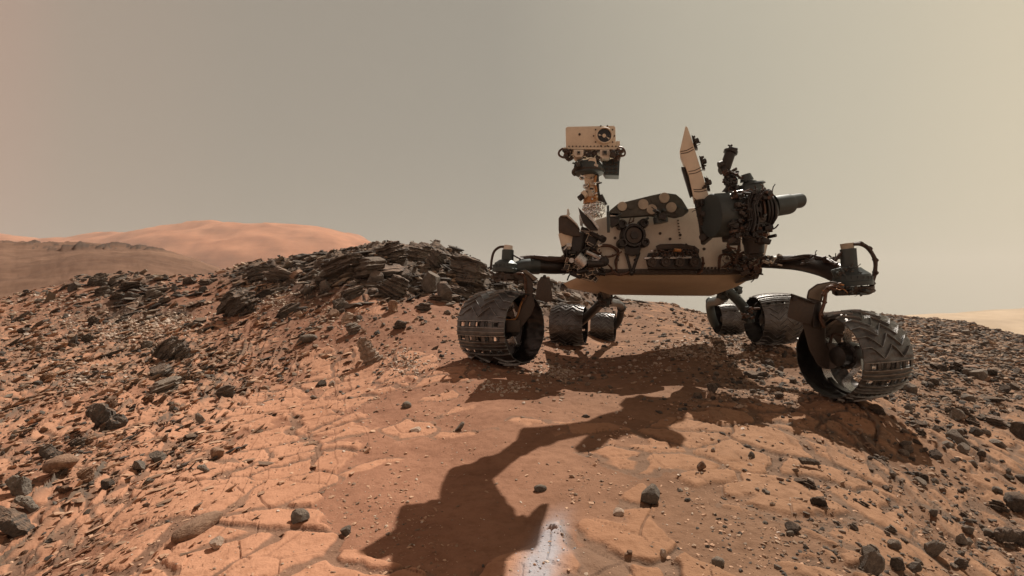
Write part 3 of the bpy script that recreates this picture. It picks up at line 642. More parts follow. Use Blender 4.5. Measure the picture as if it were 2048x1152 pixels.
b = MB(); b.pp([(1213, 422), (1219, 422), (1220, 464), (1214, 464)], D - .12, .04); b.cyl(W(1216, 424, D - .1), W(1216, 411, D - .1), .008, seg=8); b.mi = 1; b.pp([(1219, 425), (1238, 426), (1243, 433), (1219, 434)], D - .1, .04); b.mi = 2; b.pp([(1220, 435), (1240, 435), (1238, 446), (1224, 454), (1220, 452)], D - .11, .06); b.done('sensor_post', ['grey', 'white', 'dark'], rover)

# high-gain antenna: a faceted plate with round patches
hd_ = D - .10
b = MB(); b.pp([(1214, 431), (1220, 420), (1236, 407), (1300, 391), (1328, 385), (1352, 388), (1364, 398), (1378, 421), (1366, 430), (1350, 434), (1330, 430), (1316, 434), (1300, 430), (1240, 434)], hd_, .07, .006)
b.mi = 1; b.pp([(1338, 401), (1376, 418), (1376, 422), (1336, 409)], hd_ - .006, .03, .002); chaos(b, 1310, 420, 1328, 436, hd_ - .05, 16, .012, .03, 41, (1, 2)); b.mi = 1; b.cyl(W(1320, 434, hd_), W(1322, 446, hd_), .05, seg=16); b.tube([W(1232, 434, hd_ - .03), W(1243, 428, hd_ - .04)], .008, 6, False); b.tube([W(1296, 436, hd_ - .03), W(1290, 440, hd_ - .05)], .01, 6, False)
hga = b.done('antenna_plate', ['plate', 'grey', 'dark'], rover)
for x, y, r in ((1244, 413, .034), (1286, 409, .038), (1303, 419, .037), (1328, 396, .038), (1342, 415, .038)):
    b = MB(); p = W(x, y, hd_); b.cyl(p + Vector((0, .01, 0)), p + Vector((0, -.012, 0)), r, r * .94, seg=28); b.done('antenna_disc', 'disc', hga)
for x, y in ((1262, 410), (1311, 402), (1360, 424)):
    b = MB(); p = W(x, y, hd_); b.cyl(p + Vector((0, .01, 0)), p + Vector((0, -.008, 0)), .03, seg=24); b.done('antenna_disc', 'plate', hga)

# mast
dm = D + .12
b = MB(); b.mi = 3; b.cyl(W(1188, 438, dm), W(1187, 406, dm), .07, seg=28, prof=[(0, .06), (.15, .085), (.35, .09), (.5, .07), (.62, .088), (.85, .082), (1, .05)])
b.ball(W(1198, 416, dm), .055); b.mi = 0
b.cyl(W(1182, 408, dm), W(1184, 380, dm), .052, .050, seg=24); b.mi = 1; b.cyl(W(1181, 408, dm), W(1182, 396, dm), .055, .056, seg=24); b.mi = 0
b.cyl(W(1184, 382, dm), W(1178, 346, dm), .045, .052, seg=24, prof=[(0, .050), (.2, .045), (.25, .055), (.32, .055), (.36, .042), (.7, .044), (.75, .054), (1, .052)])
b.mi = 2; b.tube([W(1193, 350, dm - .03), W(1194, 380, dm - .03), W(1198, 395, dm), W(1206, 408, dm)], .018, 8); b.tube([W(1198, 392, dm), W(1208, 412, dm)], .03, 8)
b.mi = 2; b.cyl(W(1158, 398, dm - .03), W(1170, 388, dm - .03), .022, seg=12); b.mi = 0; b.cyl(W(1166, 391, dm - .04), W(1172, 386, dm - .04), .028, seg=12)
b.mi = 3; b.cyl(W(1163, 356, dm - .08), W(1165, 353, dm - .1), .02, seg=12); b.cyl(W(1170, 372, dm - .05), W(1173, 374, dm - .07), .018, seg=10)
b.mi = 2; chaos(b, 1172, 352, 1196, 400, dm - .05, 26, .01, .022, 51, (0, 1, 2, 3), .02)
b.mi = 1; cable(b, [(1192, 352), (1189, 365), (1194, 380), (1190, 395)], dm - .06, .006, 2, 2, 5, False)
mast = b.done('mast', ['tan2', 'gold', 'dark', 'foil'], rover)
b = MB(); b.mi = 0; p = W(1178, 345, dm)
b.cyl(p + Vector((.0, 0, -.025)), p + Vector((.0, -.0, .075)), .12, seg=36, prof=[(0, .085), (.15, .11), (.5, .11), (.52, .098), (.8, .095), (1, .08)])
b.mi = 1; b.cyl(p + Vector((0, 0, .0)), p + Vector((0, 0, .012)), .114, seg=36); b.mi = 0
b.pp([(1168, 322), (1196, 322), (1200, 338), (1165, 338)], dm - .05, .12); b.mi = 2; b.pp([(1178, 316), (1192, 314), (1195, 330), (1172, 330)], dm - .09, .1)
b.mi = 1; b.tube([W(1150, 350, dm - .06), W(1146, 344, dm - .08), W(1152, 336, dm - .08), W(1160, 332, dm - .08)], .012, 8); b.mi = 3; b.tube([W(1188, 330, dm - .1), W(1196, 332, dm - .1)], .01, 6)
chaos(b, 1148, 322, 1170, 340, dm - .04, 20, .012, .03, 52, (0, 1)); b.done('mast_collar', ['grey', 'brown', 'tan2', 'white'], mast)
# head
dh = dm - .05
b = MB(); b.mi = 0
b.pp([(1131, 256), (1134, 253), (1228, 251), (1231, 254), (1232, 296), (1132, 296)], dh, .26, .012)
b.pp([(1232, 282), (1240, 282), (1240, 298), (1230, 298)], dh + .02, .1, .003); b.pp([(1126, 295), (1240, 295), (1240, 299), (1126, 298)], dh - .012, .27, .003)
b.mi = 1
for k in range(14): p = W(1138 + k * 7.2, 293, dh); b.cyl(p, p + Vector((0, -.006, 0)), .005, seg=8)
for k in range(10): a = k * math.pi / 5; p = W(1208 + 21 * math.cos(a), 272 + 21 * math.sin(a), dh); b.cyl(p, p + Vector((0, -.006, 0)), .0055, seg=8)
b.cyl(W(1159, 269, dh), W(1159, 269, dh) + Vector((0, -.006, 0)), .009, seg=10)
head = b.done('mast_head', ['tan2', 'brown'], mast)
b = MB(); c = W(1208, 272, dh); b.cyl(c + Vector((0, .02, 0)), c + Vector((0, -.022, 0)), .06, seg=40, prof=[(0, .062), (.9, .062), (1, .058), (1, .052), (.2, .050)]); b.mi = 1; b.cyl(c + Vector((0, .02, 0)), c + Vector((0, -.006, 0)), .051, seg=36)
b.mi = 2; b.prism([c + Vector(v) for v in ((-.042, -.0085, .014), (-.018, -.0085, .002), (-.040, -.0085, .0))], [c + Vector(v) for v in ((-.042, -.005, .014), (-.018, -.005, .002), (-.040, -.005, .0))]); b.prism([c + Vector(v) for v in ((.014, -.0085, -.006), (.040, -.0085, -.018), (.034, -.0085, -.028))], [c + Vector(v) for v in ((.014, -.005, -.006), (.040, -.005, -.018), (.034, -.005, -.028))])
b.mi = 0; b.cyl(c + Vector((0, 0, 0)), c + Vector((0, -.009, 0)), .014, seg=16); b.done('laser_window', ['tan2', 'glass', 'tan'], head)
for x0, x1, y1, cx, cy, q in ((1147, 1167, 314, 1157, 306, .012), (1200, 1220, 317, 1209, 306, .017)):
    b = MB(); b.pp([(x0, 299), (x1, 299), (x1, y1 - 4), (x1 - 4, y1), (x0 + 4, y1), (x0, y1 - 4)], dh - .02, .12, .004); b.mi = 1; p = W(cx, cy, dh - .02); b.box(p, (q * 2, .02, q * 2), bevel=.001); b.mi = 2; b.box(p + Vector((0, -.006, 0)), (q * 1.5, .02, q * 1.5), bevel=.001); b.done('mast_camera', ['tan' , 'dark', 'glass'], head)
b = MB(); chaos(b, 1128, 300, 1146, 320, dh, 42, .009, .024, 61, (0, 1, 2)); chaos(b, 1222, 299, 1242, 322, dh, 46, .009, .024, 62, (0, 1, 2)); chaos(b, 1168, 300, 1200, 316, dh + .03, 24, .01, .026, 63, (1, 2))
b.mi = 0; cable(b, [(1134, 297), (1124, 298), (1118, 304), (1119, 311), (1128, 315), (1136, 312)], dh, .008, 1, 0, 1, False); cable(b, [(1236, 294), (1245, 296), (1250, 304), (1248, 311), (1238, 313)], dh, .007, 1, 0, 1, False)
b.mi = 3; b.pp([(1170, 303), (1180, 305), (1176, 311), (1170, 309)], dh - .01, .02); b.done('wiring', ['copper', 'brown', 'dark', 'white'], head)
b = MB(); b.pp([(1205, 320), (1240, 316), (1238, 351), (1210, 350), (1203, 338)], dh + .05, .12, .004); b.mi = 1
for k in range(3):
    for j in range(3): b.box(W(1214 + k * 9, 329 + j * 8, dh + .045), (.022, .01, .014), bevel=.002)
b.done('electronics_box', ['grey', 'brown'], head)

# upper arm link seen on edge, and the bracket under it
da = 3.25
b = MB(); link_px = [(1371, 251), (1375, 254), (1384, 280), (1404, 345), (1419, 396), (1388, 400), (1377, 350), (1361, 308), (1359, 303)]
b.pp(link_px, da, .16, .006); b.mi = 1
for (xa, ya, xb, yb) in ((1361, 303, 1386, 294), (1362, 307, 1387, 299), (1377, 343, 1403, 334), (1378, 348, 1404, 340), (1387, 379, 1413, 375), (1388, 383, 1414, 380)):
    b.tube([W(xa, ya, da - .001), W((xa + xb) / 2, (ya + yb) / 2 + 2, da - .001), W(xb, yb, da - .001)], .0025, 6)
arm = b.done('arm_link', ['tan2', 'brown'], rover)
b = MB(); b.pp([(1362, 333), (1371, 334), (1386, 388), (1380, 392)], da + .02, .08); b.mi = 0
for (x, y, h) in ((1388, 283, 14), (1403, 324, 14), (1413, 366, 14)):
    b.pp([(x - 5, y - h), (x + 1, y - h + 5), (x + 8, y + h), (x + 2, y + h)], da + .03, .05); b.cyl(W(x + 2, y, da), W(x + 8, y - 2, da), .018, seg=12); chaos(b, x - 3, y - 10, x + 6, y + 10, da + .02, 9, .008, .02, int(x), (0, 1))
b.done('arm_bracket', ['dark', 'brown'], arm)
b = MB(); b.pp([(1388, 400), (1419, 396), (1436, 414), (1442, 446), (1425, 470), (1408, 484), (1401, 482), (1396, 440)], da + .02, .2, .006); b.mi = 1; b.pp([(1390, 402), (1432, 402), (1438, 448), (1400, 452)], da, .03, .004); b.mi = 0
b.tube([W(1412, 470, da), W(1436, 452, da)], .009, 8, False); b.cyl(W(1405, 474, da + .02), W(1405, 474, da - .02), .022, seg=18); chaos(b, 1392, 400, 1436, 445, da - .01, 22, .01, .03, 71, (0, 1), .02); b.done('shoulder_bracket', ['dark', 'brown'], arm)

# turret: drum, crowded mechanism, end cylinders, dome, drill, lower motor
dt = 3.15
def A(x, y, dd=0): return W(x, y, dt + dd)
b = MB(); ax0 = A(1421, 432); ax1 = A(1465, 429, .02)
b.cyl(ax0, ax1, .14, seg=48, prof=[(0, .09), (0, .132), (.06, .138), (.9, .138), (.94, .128), (1, .128), (1, .05)])
drum = b.done('turret_drum', 'grey', rover)
b = MB(); b.cyl(A(1462, 429, .02), A(1540, 421, .06), .13, seg=40, prof=[(0, .125), (.1, .132), (.3, .132), (.32, .12), (.5, .12), (.52, .130), (.72, .130), (.74, .112), (.9, .108), (1, .085)])
b.mi = 1; r = random.Random(5)
for k in range(9):      # ring clamps and cable wraps around the mechanism
    x = 1466 + k * 8.5; y = 429 - k * .9; b.mi = r.choice((0, 1, 2)); b.cyl(A(x, y, .02), A(x + r.uniform(1.5, 4), y - .3, .02), .126 + r.uniform(-.004, .008) - .02 * (k > 6), seg=36)
chaos(b, 1466, 384, 1540, 470, -.0 + dt - .13, 95, .010, .030, 81, (0, 0, 0, 1, 2), .02)
chaos(b, 1500, 380, 1542, 396, dt - .08, 30, .012, .026, 82, (3, 1, 2, 0), .04); chaos(b, 1488, 384, 1500, 420, dt - .12, 10, .01, .02, 83, (3, 0, 0), .02)
for k in range(5): cable(b, [(1500 + k * 7, 384 + (k % 3)), (1496 + k * 4.4, 410), (1500 + k * 4, 440), (1494 + k * 4.5, 462)], dt - .15, .0055, 1, 1.5, k + 90, False)
b.mi = 3; b.tube([A(1462, 386, -.06), A(1486, 381, -.08)], .008, 6, False); b.tube([A(1462, 396, -.1), A(1488, 390, -.12)], .007, 6, False); b.mi = 0; b.pp([(1462, 384), (1484, 380), (1488, 390), (1464, 396)], dt - .11, .05)
b.done('turret_mechanism', ['dark', 'copper', 'brown', 'silver'], drum)
b = MB(); b.cyl(A(1540, 414, .05), A(1581, 408, .08), .08, seg=36, prof=[(0, .085), (.1, .066), (.9, .064), (1, .06)]); b.cyl(A(1578, 404, .08), A(1604, 401, .10), .046, seg=32, prof=[(0, .05), (.1, .046), (.85, .047), (.97, .043), (1, .036)]); b.done('turret_motor', 'grey', drum)
b = MB(); b.cyl(A(1502, 395, .08), A(1500, 363, .08), .09, seg=36, prof=[(0, .082), (.35, .086), (.6, .08), (.75, .074), (.77, .05), (.9, .046), (1, .038)])
b.cyl(A(1503, 371, .08), A(1502.5, 368, .08), .084, .076, seg=36); b.cyl(A(1494, 362, .08), A(1491, 349, .08), .042, .030, seg=24); b.ball(A(1499, 350, .08), .012); b.done('turret_dome', 'grey', drum)
b = MB(); b.mi = 0; b.cyl(A(1449, 340, .1), A(1462, 302, .1), .034, seg=20, prof=[(0, .030), (.1, .034), (.85, .034), (.88, .044), (1, .044)]); b.tube([A(1445, 336, .1), A(1450, 320, .1), A(1456, 304, .1)], .008, 6)
b.cyl(A(1458, 300, .1), A(1472, 303, .1), .024, seg=14); b.tube([A(1458, 300, .1), A(1460, 294, .1), A(1464, 290, .1)], .007, 6); b.tube([A(1456, 290, .1), A(1463, 293, .1)], .005, 6)
b.cyl(A(1438, 331, .08), A(1446, 328, .08), .024, seg=14); b.cyl(A(1440, 343, .08), A(1450, 338, .08), .024, seg=14)
b.mi = 1; b.cyl(A(1462, 344, .1), A(1473, 337, .1), .012, .009, seg=10); b.tube([A(1446, 345, .08), A(1462, 344, .08)], .012, 8)
b.mi = 0; b.pp([(1447, 346), (1468, 346), (1476, 358), (1474, 384), (1453, 378), (1450, 366)], dt + .08, .12, .006); chaos(b, 1448, 344, 1478, 380, dt + .05, 46, .010, .026, 85, (0, 0, 1, 2), .04)
b.mi = 1; b.tube([A(1472, 348, .06), A(1480, 356, .06)], .008, 6); b.mi = 0; b.prism([A(1443, 384, .03), A(1455, 370, .03), A(1462, 384, .03)], [A(1443, 384, .1), A(1455, 370, .1), A(1462, 384, .1)]); b.done('drill', ['dark', 'brown', 'copper'], drum)
b = MB(); b.mi = 0; b.pp([(1440, 452), (1475, 455), (1482, 484), (1458, 485), (1456, 478), (1444, 478)], dt, .2, .008)
b.cyl(A(1506, 462, .02), A(1510, 515, .02), .06, seg=26, prof=[(0, .065), (.4, .068), (.5, .062), (.85, .056), (.88, .04), (1, .034)]); b.cyl(A(1512, 512, .02), A(1522, 508, .02), .022, seg=12)
b.cyl(A(1524, 455, 0), A(1538, 462, -.02), .036, seg=18); b.mi = 1; b.tube([A(1530, 468, 0), A(1527, 490, 0), A(1522, 504, 0)], .006, 6); b.tube([A(1456, 484, 0), A(1458, 494, 0), A(1472, 498, 0)], .006, 6); b.mi = 0
chaos(b, 1460, 446, 1536, 482, dt - .08, 70, .012, .034, 86, (0, 0, 2, 1), .04); chaos(b, 1520, 440, 1540, 466, dt - .02, 20, .01, .024, 87, (0, 1)); b.done('sampling_motor', ['dark', 'copper', 'brown'], drum)

# ---- suspension
b = MB(); d1 = 3.55; b.mi = 0
b.tube([W(1168, 532, d1 + .05), W(1110, 533, d1), W(1075, 531, d1 - .03), W(1040, 531, d1 - .05)], .052, 16, True, .058); b.mi = 1
b.tube([W(1168, 521, d1), W(1140, 520, d1 - .04), W(1110, 519, d1 - .05), W(1068, 516, d1 - .05), W(1040, 519, d1 - .05)], .022, 8); cable(b, [(1150, 519), (1125, 517), (1100, 519), (1070, 514), (1045, 520)], d1 - .09, .008, 3, 2.2, 12)
b.mi = 2; b.cyl(W(1078, 531, d1 - .03), W(1056, 531, d1 - .04), .062, seg=24); b.mi = 0; chaos(b, 1120, 520, 1166, 542, d1 - .05, 26, .012, .03, 91, (1, 3)); rocker1 = b.done('rocker_arm', ['dark', 'cable', 'grey', 'brown'], rover)
b = MB(); d1 = 3.42; b.cyl(W(1015, 524, d1), W(1016, 500, d1), .042, .040, seg=24); b.mi = 1; b.cyl(W(1016, 500, d1), W(1017, 491, d1), .034, .03, seg=20); b.mi = 0
b.cyl(W(1012, 545, d1), W(1014, 520, d1), .11, seg=36, prof=[(0, .095), (.3, .098), (.34, .09), (.7, .082), (.95, .055), (1, .04)]); b.tube([W(1030, 540, d1), W(1045, 534, d1), W(1062, 532, d1)], .05, 14)
for k in range(18): a = k * math.pi / 9; p = W(1012, 536, d1) + Vector((math.cos(a) * .086, math.sin(a) * .086, .008)); b.cyl(p, p + Vector((0, 0, .014)), .007, seg=6)
b.mi = 2; b.cyl(W(1012, 562, d1), W(1012, 546, d1), .1, seg=32, prof=[(0, .08), (.2, .094), (.8, .09), (1, .07)]); chaos(b, 984, 546, 1048, 564, d1 - .07, 50, .010, .028, 92, (2, 3), .03)
b.mi = 3; cable(b, [(1013, 494), (1000, 494), (989, 502), (984, 516), (981, 540)], d1, .009, 1, 0, 0, False); cable(b, [(1020, 505), (1030, 512), (1042, 518)], d1, .007, 1, 0, 0, False)
steer1 = b.done('steering_actuator', ['grey', 'white', 'brown', 'cable'], rover)
b = MB(); b.mi = 0; d2 = 3.36; b.pp([(1022, 548), (1046, 540), (1060, 547), (1066, 566), (1066, 590), (1070, 610), (1062, 630), (1046, 652), (1030, 664), (1022, 660), (1020, 644), (1034, 630), (1044, 612), (1050, 590), (1048, 568), (1036, 560)], d2 - .02, .09, .008)
b.mi = 2; b.pp([(1040, 541), (1052, 539), (1076, 557), (1066, 562), (1058, 552)], d2 - .03, .12, .004)
b.mi = 3; cable(b, [(1034, 546), (1044, 548), (1050, 556), (1051, 575), (1052, 592), (1046, 604)], d2 - .04, .006, 3, 1.5, 13)
b.mi = 4; cable(b, [(1048, 596), (1041, 610), (1030, 638), (1006, 639)], d2 - .04, .005, 2, 1, 14, False)
b.mi = 0; b.box(W(1026, 652, d2 - .03), (.09, .05, .08), bevel=.006); b.done('wheel_fork', ['brown', 'dark', 'fork', 'copper', 'gold'], rover)
b = MB(); b.pp([(1082, 553), (1100, 556), (1106, 600), (1092, 605), (1071, 596), (1075, 565)], d2 - .05, .05, .004); b.mi = 1; b.cyl(W(1089, 553, d2), W(1089, 553, d2 - .06), .012, seg=10); b.done('wheel_guard', ['brown', 'dark'], rover)

# the other front corner
b = MB(); b.mi = 0; d1 = 3.15
b.tube([W(1526, 524, 3.6), W(1556, 524, 3.5), W(1600, 526, 3.3), W(1650, 536, 3.0), W(1690, 552, 2.85)], .042, 16, True, .062); b.mi = 1
b.mi = 3; chaos(b, 1528, 512, 1565, 530, 3.4, 40, .010, .026, 93, (1, 3, 2)); b.mi = 2; b.ball(W(1552, 517, 3.42), .03, (1.2, 1, .6))
b.mi = 3; cable(b, [(1560, 524, 3.4), (1590, 515, 3.25), (1625, 513, 3.1), (1652, 520, 2.95), (1672, 530, 2.85), (1684, 540, 2.8)], 3.2, .007, 5, 3, 15)
chaos(b, 1600, 513, 1690, 528, 2.98, 40, .008, .02, 94, (1, 3), .1); b.done('rocker_arm', ['dark', 'brown', 'tan', 'cable'], rover)
b = MB(); d1 = 2.75; b.cyl(W(1699, 540, d1), W(1696, 498, d1), .040, .039, seg=26); b.mi = 1; b.cyl(W(1695, 499, d1), W(1694, 487, d1), .030, .034, seg=20); b.mi = 0
b.cyl(W(1705, 572, d1), W(1702, 536, d1), .12, seg=40, prof=[(0, .098), (.25, .098), (.28, .092), (.6, .088), (.85, .06), (1, .045)])
for k in range(20): a = k * math.pi / 10; p = W(1705, 563, d1) + Vector((math.cos(a) * .088, math.sin(a) * .088, .01)); b.cyl(p, p + Vector((0, 0, .016)), .007, seg=6)
b.pp([(1660, 540), (1690, 532), (1735, 545), (1740, 560), (1700, 566), (1668, 556)], d1 - .03, .1, .01)
b.mi = 2; b.cyl(W(1706, 590, d1), W(1705, 573, d1), .1, seg=36, prof=[(0, .08), (.25, .096), (.85, .1), (1, .08)]); chaos(b, 1672, 572, 1738, 590, d1 - .09, 40, .008, .022, 95, (2, 0), .03); chaos(b, 1665, 534, 1725, 548, d1 - .06, 34, .006, .018, 96, (0, 2), .04)
b.mi = 3; cable(b, [(1704, 489), (1722, 488), (1738, 497), (1750, 520), (1750, 545), (1744, 566), (1744, 580), (1730, 584), (1710, 580)], d1 - .02, .010, 2, 1., 16, True); cable(b, [(1690, 502), (1680, 508), (1670, 522)], d1, .008, 1, 0, 0, False)
b.done('steering_actuator', ['grey', 'disc', 'brown', 'cable'], rover)
b = MB(); d2 = 2.62; b.mi = 2
b.pp([(1612, 598), (1616, 580), (1634, 567), (1660, 562), (1676, 564), (1676, 578), (1656, 582), (1646, 592), (1643, 606)], d2, .11, .010)
b.mi = 0; b.pp([(1608, 606), (1640, 596), (1650, 640), (1652, 690), (1664, 712), (1668, 735), (1655, 738), (1634, 728), (1618, 700), (1604, 645)], d2 + .01, .10, .008)
b.mi = 1; b.pp([(1622, 600), (1642, 604), (1640, 655), (1626, 655)], d2 - .01, .05); b.pp([(1655, 690), (1700, 690), (1708, 720), (1690, 735), (1655, 730)], d2 + .05, .12, .01)
b.mi = 3; cable(b, [(1684, 576), (1666, 572), (1652, 582), (1648, 604), (1642, 630), (1648, 656)], d2 - .03, .007, 4, 2, 17); cable(b, [(1668, 572), (1655, 576), (1644, 590)], d2 - .04, .006, 2, 1.5, 18)
b.mi = 4; chaos(b, 1654, 568, 1684, 578, d2 - .03, 12, .008, .018, 97, (3, 4), .02); b.mi = 3; cable(b, [(1660, 692), (1664, 672), (1674, 668), (1690, 672)], d2 + .06, .008, 1, 0, 0, False); b.mi = 0; b.cyl(W(1690, 712, d2 + .12), W(1655, 712, d2 + .02), .07, seg=20)
b.done('wheel_fork', ['brown', 'dark', 'fork', 'copper', 'gold'], rover)
b = MB(); b.pp([(1582, 589), (1630, 606), (1622, 650), (1604, 646), (1574, 634)], d2 - .02, .05, .004); b.mi = 1; b.cyl(W(1590, 597, d2), W(1590, 597, d2 - .045), .012, seg=10); b.tube([W(1582, 589, d2 - .03), W(1632, 606, d2 - .03)], .006, 6, False); b.done('wheel_guard', ['brown', 'dark'], rover)

# bogies behind
b = MB(); b.mi = 0
b.tube([W(1205, 575, 4.4), W(1212, 592, 4.6), W(1198, 610, 4.9), W(1175, 632, 5.2), W(1160, 645, 5.3)], .045, 12); b.tube([W(1207, 590, 4.6), W(1218, 604, 5.2), W(1236, 607, 6.0), W(1242, 616, 6.4), W(1238, 640, 6.55), W(1228, 655, 6.6)], .045, 12)
b.mi = 1; chaos(b, 1198, 575, 1222, 614, 4.7, 40, .02, .05, 101, (0, 1), .15); b.mi = 0; b.ball(W(1243, 616, 6.4), .06); b.ball(W(1210, 595, 4.7), .075); b.done('bogie', ['dark', 'grey'], rover)
b = MB(); b.mi = 0
b.tube([W(1452, 578, 4.2), W(1465, 590, 4.2), W(1482, 608, 4.25), W(1495, 628, 4.25), W(1500, 645, 4.25)], .040, 12); b.tube([W(1450, 582, 4.4), W(1440, 600, 5.2), W(1424, 604, 5.8), W(1420, 612, 6.0), W(1424, 634, 6.05), W(1430, 650, 6.1)], .05, 12); b.ball(W(1421, 603, 5.9), .055); b.ball(W(1448, 588, 4.3), .06)
b.mi = 1; chaos(b, 1434, 572, 1480, 596, 4.25, 40, .014, .04, 102, (0, 1), .1); chaos(b, 1488, 615, 1508, 640, 4.2, 20, .014, .035, 103, (0, 1, 2), .06); b.done('bogie', ['grey', 'dark', 'copper'], rover)

# ---- wheels (axis along local X, open side towards +X)
def wheel_meshes():
    R, Wd = .25, .40
    na, nw = 180, 20
    def prof(u):   # u in -1..1 across
        return R * (1 - .085 * abs(u) ** 2.4)
    holes = set()
    for base in (30, 41, 52):
        for k, (j0, j1) in enumerate(((2, 4), (6, 7), (9, 11), (13, 14), (16, 18))):
            for i in range(3):
                for j in range(j0, j1): holes.add(((base + i) % na, j))
    b = MB(); vs = [[[], []] for _ in range(na)]
    for i in range(na):
        a = 2 * math.pi * i / na
        for j in range(nw + 1):
            u = j / nw * 2 - 1; r = prof(u) + ((.005) * mnoise.noise(Vector((math.cos(a) * 9, math.sin(a) * 9, u * 4))))
            for s_, rr in ((0, r), (1, r - .006)): vs[i][s_].append(b.bm.verts.new((u * Wd / 2, math.sin(a) * rr, math.cos(a) * rr)))
    for i in range(na):
        i2 = (i + 1) % na
        for j in range(nw):
            h = (i, j) in holes
            if not h:
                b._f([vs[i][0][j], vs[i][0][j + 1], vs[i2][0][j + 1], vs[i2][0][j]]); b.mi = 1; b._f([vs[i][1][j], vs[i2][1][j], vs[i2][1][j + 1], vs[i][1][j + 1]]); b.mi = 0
                for (di, dj) in ((-1, 0), (1, 0), (0, -1), (0, 1)):
                    if ((i + di) % na, j + dj) in holes:
                        if di == -1: q = (i, j, i, j + 1)
                        elif di == 1: q = (i2, j + 1, i2, j)
                        elif dj == -1: q = (i2, j, i, j)
                        else: q = (i, j + 1, i2, j + 1)
                        b._f([vs[q[0]][0][q[1]], vs[q[0]][1][q[1]], vs[q[2]][1][q[3]], vs[q[2]][0][q[3]]])
        b._f([vs[i][0][0], vs[i2][0][0], vs[i2][1][0], vs[i][1][0]]); b._f([vs[i][0][nw], vs[i][1][nw], vs[i2][1][nw], vs[i2][0][nw]])
    # grousers: raised zigzag ribs, straight beside the slots
    def rib(pts, w, h):
        b.mi = 2; L = []
        for (a, u) in pts:
            r0 = prof(u) - .001; e = Vector((0, math.cos(a), -math.sin(a))) * w; n = Vector((0, math.sin(a), math.cos(a))); x = Vector((u * Wd / 2, 0, 0))
            L.append([b.bm.verts.new(x + n * r0 - e), b.bm.verts.new(x + n * (r0 + h) - e * .5), b.bm.verts.new(x + n * (r0 + h) + e * .5), b.bm.verts.new(x + n * r0 + e)])
        for p, q in zip(L, L[1:]):
            for k in range(3): b._f([p[k], p[k + 1], q[k + 1], q[k]])
        b._f(L[0][::-1]); b._f(L[-1]); b.mi = 0
    aa = lambda i: 2 * math.pi * i / na
    for i in (29, 34, 37, 40, 45, 48, 51, 56): rib([(aa(i), u) for u in np.linspace(-1, 1, 9)], .0035, .012)
    for base in (30, 41, 52):
        for j in (2, 4, 6, 7, 9, 11, 13, 14, 16, 18):
            u = j / nw * 2 - 1; rib([(aa(base - .6), u - .012), (aa(base + 3.6), u - .012)], .002, .006)
    ng = 21
    for k in range(ng):
        a0 = aa(60 + k * (na - 40) / (ng - 1))
        zz = [(-1, 0.02), (-.80, .02), (-.42, .24), (-.02, -.04), (.36, .24), (.74, -.02), (1, -.02)]
        pts = []
        for (u0, s0), (u1, s1) in zip(zz, zz[1:]):
            for q in range(4): f = q / 4; pts.append((a0 + (s0 + (s1 - s0) * f), u0 + (u1 - u0) * f))
        pts.append((a0 + zz[-1][1], 1)); rib(pts, .0022, .011)
    bmesh.ops.recalc_face_normals(b.bm, faces=b.bm.faces[:])
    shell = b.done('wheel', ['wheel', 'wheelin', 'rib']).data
    b = MB(); b.cyl((-.13, 0, 0), (.13, 0, 0), .06, seg=32, prof=[(0, .03), (.05, .055), (.3, .065), (.5, .078), (.7, .078), (.72, .06), (.95, .055), (1, .03)])
    for k in range(12): a = k * math.pi / 6; b.cyl((.05, math.cos(a) * .066, math.sin(a) * .066), (.062, math.cos(a) * .066, math.sin(a) * .066), .006, seg=6)
    hub = b.done('hub', 'dark').data
    b = MB(); L = []
    for k in range(14):
        t_ = k / 13; r = .07 + (.236 - .07) * t_; a = .55 * math.sin(t_ * math.pi); x = -.02 + .05 * math.sin(t_ * math.pi)
        c = Vector((x, math.sin(a) * r, math.cos(a) * r)); L.append(c)
    fr = [c + Vector((-.035, 0, 0)) for c in L] ; bk = [c + Vector((.035, 0, 0)) for c in L]
    va = [b.bm.verts.new(p) for p in fr]; vb = [b.bm.verts.new(p) for p in bk]; vc = [b.bm.verts.new(p + Vector((0, .006, 0))) for p in fr]; vd = [b.bm.verts.new(p + Vector((0, .006, 0))) for p in bk]
    for k in range(13): b._f([va[k], vb[k], vb[k + 1], va[k + 1]]); b._f([vc[k], vc[k + 1], vd[k + 1], vd[k]]); b._f([va[k], va[k + 1], vc[k + 1], vc[k]]); b._f([vb[k], vd[k], vd[k + 1], vb[k + 1]])
    spoke = b.done('spoke', 'silver').data
    b = MB()
    rr_ = [(-.02, .232), (-.02, .215), (.02, .215), (.02, .232)]; n = 72; rg = []
    for i in range(n): a = 2 * math.pi * i / n; rg.append([b.bm.verts.new((x, math.sin(a) * r, math.cos(a) * r)) for x, r in rr_])
    for i in range(n):
        for k in range(4): b._f([rg[i][k], rg[(i + 1) % n][k], rg[(i + 1) % n][(k + 1) % 4], rg[i][(k + 1) % 4]])
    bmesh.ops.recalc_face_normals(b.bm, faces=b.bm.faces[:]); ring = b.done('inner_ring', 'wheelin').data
    for o in [o for o in COL.objects if o.data in (shell, hub, spoke, ring)]: bpy.data.objects.remove(o)
    return shell, hub, spoke, ring
SH, HU, SPK, RG = wheel_meshes()
